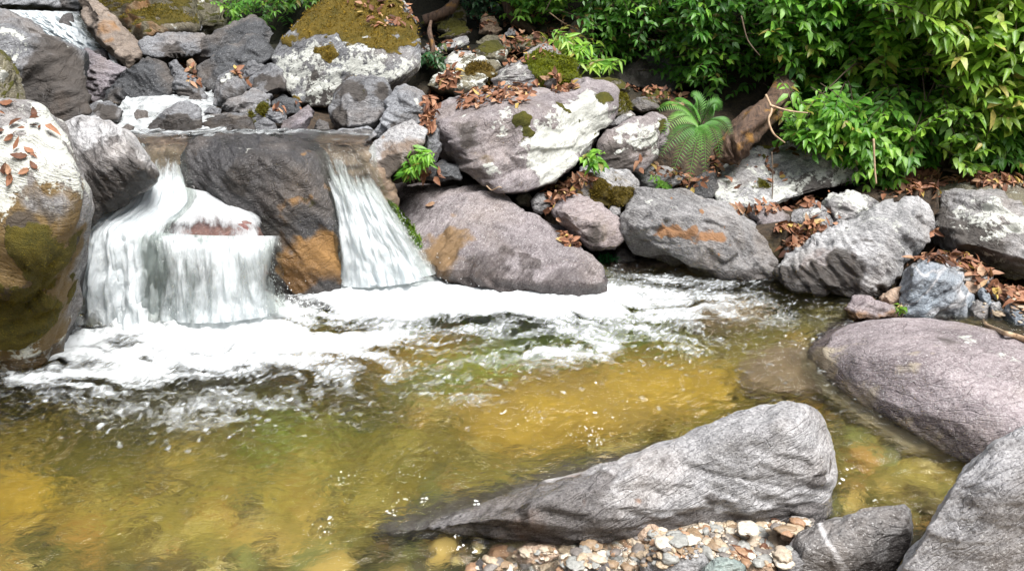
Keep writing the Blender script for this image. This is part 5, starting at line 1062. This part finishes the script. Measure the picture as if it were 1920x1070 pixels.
def tuft(label, poly, Y, n, size, seed, parent_label=None, mat=None):
    rg = np.random.default_rng(seed); pos = []
    poly = np.array(poly, float); lo, hi = poly.min(0), poly.max(0)
    while len(pos) < n:
        x, y = rg.uniform(lo, hi)
        if in_poly(poly, x, y): pos.append(P(x, y, Y + rg.uniform(-.05, .05)))
    pos = np.array(pos)
    d = norm(np.stack([rg.normal(size=n) * .6, -.6 + rg.normal(size=n) * .4, .3 + rg.normal(size=n) * .6], 1))
    return leaf_mesh(pos, d, norm(rg.normal(size=(n, 3)) + [0, 0, 1]), rg.uniform(.6, 1.3, n) * size, rg.uniform(.12, .25, n), np.clip(rg.normal(.5, .25, n), 0, 1))
M_MOSS = leaf_material('bright_moss', [(0, (.05, .13, .004)), (.5, (.14, .27, .008)), (1, (.26, .40, .02))], .7, .3, .2)
M_ALGA = leaf_material('deep_green_moss', [(0, (.01, .08, .02)), (.5, (.02, .17, .04)), (1, (.05, .27, .07))], .5, .3, .4)
pp = [(720, 378), (732, 376), (752, 395), (772, 420), (790, 448), (789, 462), (780, 466), (768, 440), (748, 415), (728, 395)]
vs = []
rg = np.random.default_rng(5); mp, mn = [], []
pa = np.array(pp, float)
while len(mp) < 1500:
    x, y = rg.uniform(pa.min(0), pa.max(0))
    if in_poly(pp, x, y):
        l, nn, nm = cast(x, y)
        if l is None: mp.append(P(x, y, 5.0)); mn.append(np.array([-.5, -.6, .6])); continue
        mp.append(l); mn.append(nn)
mp, mn = np.array(mp), np.array(mn); n = len(mp)
v, f, ti = leaf_mesh(mp - mn * .004, norm(mn + rg.normal(size=(n, 3)) * .7), norm(rg.normal(size=(n, 3))), rg.uniform(.012, .03, n), rg.uniform(.2, .4, n), np.clip(rg.normal(.5, .25, n), 0, 1))
o = mesh_np('moss_strip', v, f, M_MOSS, attrs={'tint': ti}, loc=mp.mean(0)); tag(o, 'bright green moss strip between the right waterfall and the purple slab', 'moss')
v, f, ti = tuft('', [(1118, 482), (1135, 475), (1160, 482), (1168, 495), (1130, 500)], 5.12, 420, .03, 6)
o = mesh_np('moss_clump', v, f, M_ALGA, attrs={'tint': ti}, loc=v.mean(0)); tag(o, 'deep green moss clump in the dark gap right of the slab tip', 'moss')

# fern: each frond a part
fr = empty('fern', P(1312, 240, 5.75), 'large green fern growing between the log and the lichen rock', 'fern')
froot = P(1312, 240, 5.75)
for i, (tx, ty, tY, ln) in enumerate([(1236, 205, 5.55, 0), (1244, 248, 5.4, 0), (1240, 290, 5.35, 0), (1262, 322, 5.32, 0), (1292, 335, 5.3, 0), (1322, 320, 5.35, 0), (1350, 292, 5.4, 0), (1370, 250, 5.5, 0), (1350, 205, 5.75, 0), (1300, 182, 5.75, 0), (1265, 192, 5.65, 0)]):
    rg = np.random.default_rng(200 + i); tip = P(tx, ty, tY - .12); m = (froot + tip) / 2 + np.array([0, -.05, .14 + rg.uniform(0, .06)])
    t = np.linspace(0, 1, 24)[:, None]; cv = (1 - t) ** 2 * froot + 2 * t * (1 - t) * m + t * t * tip; tg = norm(np.gradient(cv, axis=0))
    upv = norm(np.array([0, -.55, 1]) + rg.normal(size=3) * .15); side = norm(np.cross(tg, upv)); pos, dr, up, sz = [], [], [], []
    for q in range(3, 24):
        prof = math.sin(math.pi * min(1, (q - 1.5) / 22.5) ** .6) ** .8
        for sg in (-1, 1):
            pos.append(cv[q]); dr.append(norm(sg * side[q] + .38 * tg[q] + [0, 0, -.1])); up.append(upv); sz.append(.012 + .066 * prof)
    v, f, ti = leaf_mesh(np.array(pos), np.array(dr), np.array(up), np.array(sz), .15, np.clip(rg.normal(.55, .2) + rg.normal(size=len(pos)) * .08, .1, .95), fold=.05, droop=.25)
    tv_, tf_ = tube(cv, np.linspace(.004, .001, 24), 4); v2 = np.vstack([v, tv_]); f2 = np.vstack([f, tf_ + len(v)])
    mesh_np('frond', v2 - froot, f2, M_FERN if i else globals().setdefault('M_FERN', leaf_material('fern_leaf', [(0, (.025, .10, .015)), (.5, (.085, .25, .03)), (1, (.19, .40, .06))], .5, .4)), parent=fr, attrs={'tint': np.concatenate([ti, np.full(len(tv_), .6)])})

# the fallen log and what hangs from it
def wood_tube(name, pts, radii, label, cat, mat, lump=.2, n=60, sides=28, seed=1, group=None):
    c = smoothline(pts, n); r = np.interp(np.linspace(0, 1, n), np.linspace(0, 1, len(radii)), radii)
    v, f = tube(c, r, sides); nr = vnormals(v, f)
    rr = np.concatenate([np.repeat(r, sides), r[:1], r[-1:]])
    al = np.concatenate([np.repeat(np.linspace(0, 3, n), sides), [0, 3]]); aa = np.concatenate([np.tile(np.arange(sides) / sides * 6.283, n), [0, 0]])
    q = np.stack([np.cos(aa) * 1.6, np.sin(aa) * 1.6, al * 1.1], 1)
    v = v + nr * (rr * lump * (fbm(q, 4, seed) + .5 * ridge(q * [2.4, 2.4, .8], 2, seed)) )[:, None]
    o = mesh_np(name, v, f, mat, loc=v.mean(0)); tag(o, label, cat, group); return o
k = NT('old_wood'); tc = k.n('TexCoord').outputs['Object']
a = k.noise(k.n('Mapping', Vector=tc, Rotation=(.5, .5, 0), Scale=(1, 1, .25)).outputs[0], 40, 5, .65); b = k.noise(tc, 9, 5, .6)
col = k.mix(k.mr(a, .3, .7), (.025, .014, .01), (.16, .095, .06)); col = k.mix(k.mr(b, .55, .66), col, (.24, .12, .025))
k.t.links.new(k.n('BsdfPrincipled', Base__Color=col, Roughness=.75, Normal=k.n('Bump', Strength=.9, Distance=.02, Height=a).outputs[0]).outputs[0], k.out.inputs[0]); M_WOOD = k.m
k = NT('bare_stick'); tc = k.n('TexCoord').outputs['Object']; a = k.noise(tc, 30, 5)
k.t.links.new(k.n('BsdfPrincipled', Base__Color=k.mix(k.mr(a, .35, .65), (.30, .19, .11), (.55, .40, .26)), Roughness=.6).outputs[0], k.out.inputs[0]); M_STICK = k.m
wood_tube('log', [P(1362, 305, 5.72), P(1375, 275, 5.75), P(1400, 240, 5.8), P(1430, 215, 5.95), P(1458, 185, 6.2), P(1480, 140, 6.6)], [.09, .125, .12, .105, .1, .08], 'dark rotting log with orange bark patches, leaning out of the bushes', 'log', M_WOOD, .3)
wood_tube('vine', [P(1436, 178, 5.75), P(1447, 205, 5.65), P(1441, 225, 5.6), P(1450, 250, 5.55), P(1472, 268, 5.55)], [.008, .009, .008, .007, .004], 'pale bare vine curving down from the log end', 'vine', M_STICK, .2, 40, 8)
wood_tube('vine', [P(1445, 198, 5.66), P(1480, 208, 5.6), P(1515, 212, 5.55)], [.008, .006, .004], 'short brown root sticking out sideways from the log end', 'root', M_STICK, .2, 24, 8)
wood_tube('twig', [P(1390, 30, 6.3), P(1400, 70, 6.25), P(1412, 90, 6.2), P(1425, 105, 6.2)], [.006, .006, .005, .003], 'thin bent twig among the creeper above the log', 'twig', M_TWIG, .2, 24, 6)
wood_tube('twig', [P(1638, 260, 5.5), P(1640, 310, 5.45), P(1643, 345, 5.4)], [.008, .007, .006], 'straight brown stem dropping in front of the whitish slab', 'twig', M_STICK, .15, 24, 6)
wood_tube('twig', [P(1447, 285, 5.62), P(1449, 330, 5.55), P(1447, 385, 5.5)], [.005, .004, .004], 'thin reddish stem standing before the whitish lichen slab', 'twig', M_TWIG, .15, 24, 6)
wood_tube('root', [P(795, 40, 7.7), P(830, 25, 7.7), P(850, 8, 7.8), P(860, -30, 8.0)], [.05, .055, .05, .05], 'mossy root snaking up the back slope', 'root', M_WOOD, .2, 40, 12)
wood_tube('trunk', [P(808, 128, 6.8), P(811, 90, 6.85), P(805, 60, 6.9), P(808, 40, 7.0)], [.028, .024, .02, .012], 'short dead stump stem beside the huge mossy boulder', 'stem', M_WOOD, .2, 30, 10)
wood_tube('root', [P(1000, 60, 7.8), P(965, 35, 7.8), P(950, 0, 7.9), P(948, -40, 8.0)], [.04, .05, .05, .05], 'brown mossy trunk base in the dim undergrowth', 'trunk', M_WOOD, .2, 40, 12)
wood_tube('twig', [P(1030, 24, 7.5), P(1055, 42, 7.4), P(1075, 52, 7.3)], [.006, .005, .003], 'pale bare twig lying in the dark hollow', 'twig', M_STICK, .2, 20, 6)
def on(px, py, up=.012):
    l, nn, nm = cast(px, py); return l + nn * up if l is not None else P(px, py, 3.8)
wood_tube('stick', [on(1814, 602), on(1845, 612), on(1878, 627), on(1905, 635), on(1945, 652)], [.009, .012, .012, .014, .014], 'bare pale stick lying across the big purple slab', 'stick', M_STICK, .25, 40, 10)
wood_tube('twig', [on(1765, 318), on(1830, 330), on(1900, 325), on(1940, 318)], [.012, .012, .014, .014], 'long brown twig lying on the leaf litter at the right edge', 'twig', M_TWIG, .2, 30, 8)
wood_tube('twig', [on(912, 345), on(925, 355), on(938, 350), on(945, 368)], [.004, .004, .003, .002], 'curled red brown twig under the large lichen boulder', 'twig', M_STICK, .2, 20, 6)
wood_tube('twig', [on(288, 245), on(305, 252), on(322, 262)], [.006, .005, .004], 'thin dark twig caught against the humped rock in the rapids', 'twig', M_TWIG, .2, 20, 6)
wood_tube('twig', [on(212, 195), on(228, 199), on(245, 206)], [.005, .005, .003], 'thin twig lying at the foot of the black pyramid boulder', 'twig', M_TWIG, .2, 20, 6)

# ------------------------------------------------------------------ leaf masses: wooded slope, bank cover, and unseen leaves added to shape the light
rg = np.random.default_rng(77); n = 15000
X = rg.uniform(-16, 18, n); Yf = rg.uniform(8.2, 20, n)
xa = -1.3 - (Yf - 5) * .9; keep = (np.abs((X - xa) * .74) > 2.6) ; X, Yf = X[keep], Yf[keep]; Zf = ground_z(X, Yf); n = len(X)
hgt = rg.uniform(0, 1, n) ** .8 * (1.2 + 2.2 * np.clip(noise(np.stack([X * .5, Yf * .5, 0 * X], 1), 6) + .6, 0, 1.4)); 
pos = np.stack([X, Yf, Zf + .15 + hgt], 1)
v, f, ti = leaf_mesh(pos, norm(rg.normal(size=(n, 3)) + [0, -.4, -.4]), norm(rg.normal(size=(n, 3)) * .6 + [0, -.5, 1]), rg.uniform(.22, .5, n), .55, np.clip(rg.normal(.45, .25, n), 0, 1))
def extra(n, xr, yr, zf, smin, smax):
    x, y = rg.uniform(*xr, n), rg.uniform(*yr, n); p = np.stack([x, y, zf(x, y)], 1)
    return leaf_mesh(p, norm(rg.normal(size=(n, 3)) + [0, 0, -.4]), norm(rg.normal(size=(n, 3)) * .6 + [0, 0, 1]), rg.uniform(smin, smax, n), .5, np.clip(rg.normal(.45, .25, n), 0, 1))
v2, f2, t2 = extra(2600, (-1.5, 2.6), (7.0, 9.6), lambda x, y: 2.3 + .35 * (y - 7) + rg.uniform(0, 1.4, len(x)) ** 2 + .12 * x, .16, .34)  # unseen canopy above the frame, added to shade the back hollow
v3, f3, t3 = extra(7000, (-14, 14), (-14, -4.5), lambda x, y: ground_z(x, y) + rg.uniform(.2, 4.5, len(x)), .3, .6)  # unseen leaves behind the camera, added to block low sky light
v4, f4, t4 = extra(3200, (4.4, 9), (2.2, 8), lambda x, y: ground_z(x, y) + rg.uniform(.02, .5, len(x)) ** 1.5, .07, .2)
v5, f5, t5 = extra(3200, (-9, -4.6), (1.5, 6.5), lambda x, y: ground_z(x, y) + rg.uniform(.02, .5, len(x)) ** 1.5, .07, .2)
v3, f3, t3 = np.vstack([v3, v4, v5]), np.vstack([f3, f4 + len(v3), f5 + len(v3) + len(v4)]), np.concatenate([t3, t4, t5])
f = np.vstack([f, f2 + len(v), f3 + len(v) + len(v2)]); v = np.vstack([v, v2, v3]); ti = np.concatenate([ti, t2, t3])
tag(mesh_np('undergrowth', v, f, M_G3, attrs={'tint': ti}), kind='stuff')  # undergrowth, with the added canopy and rear leaves in one mesh
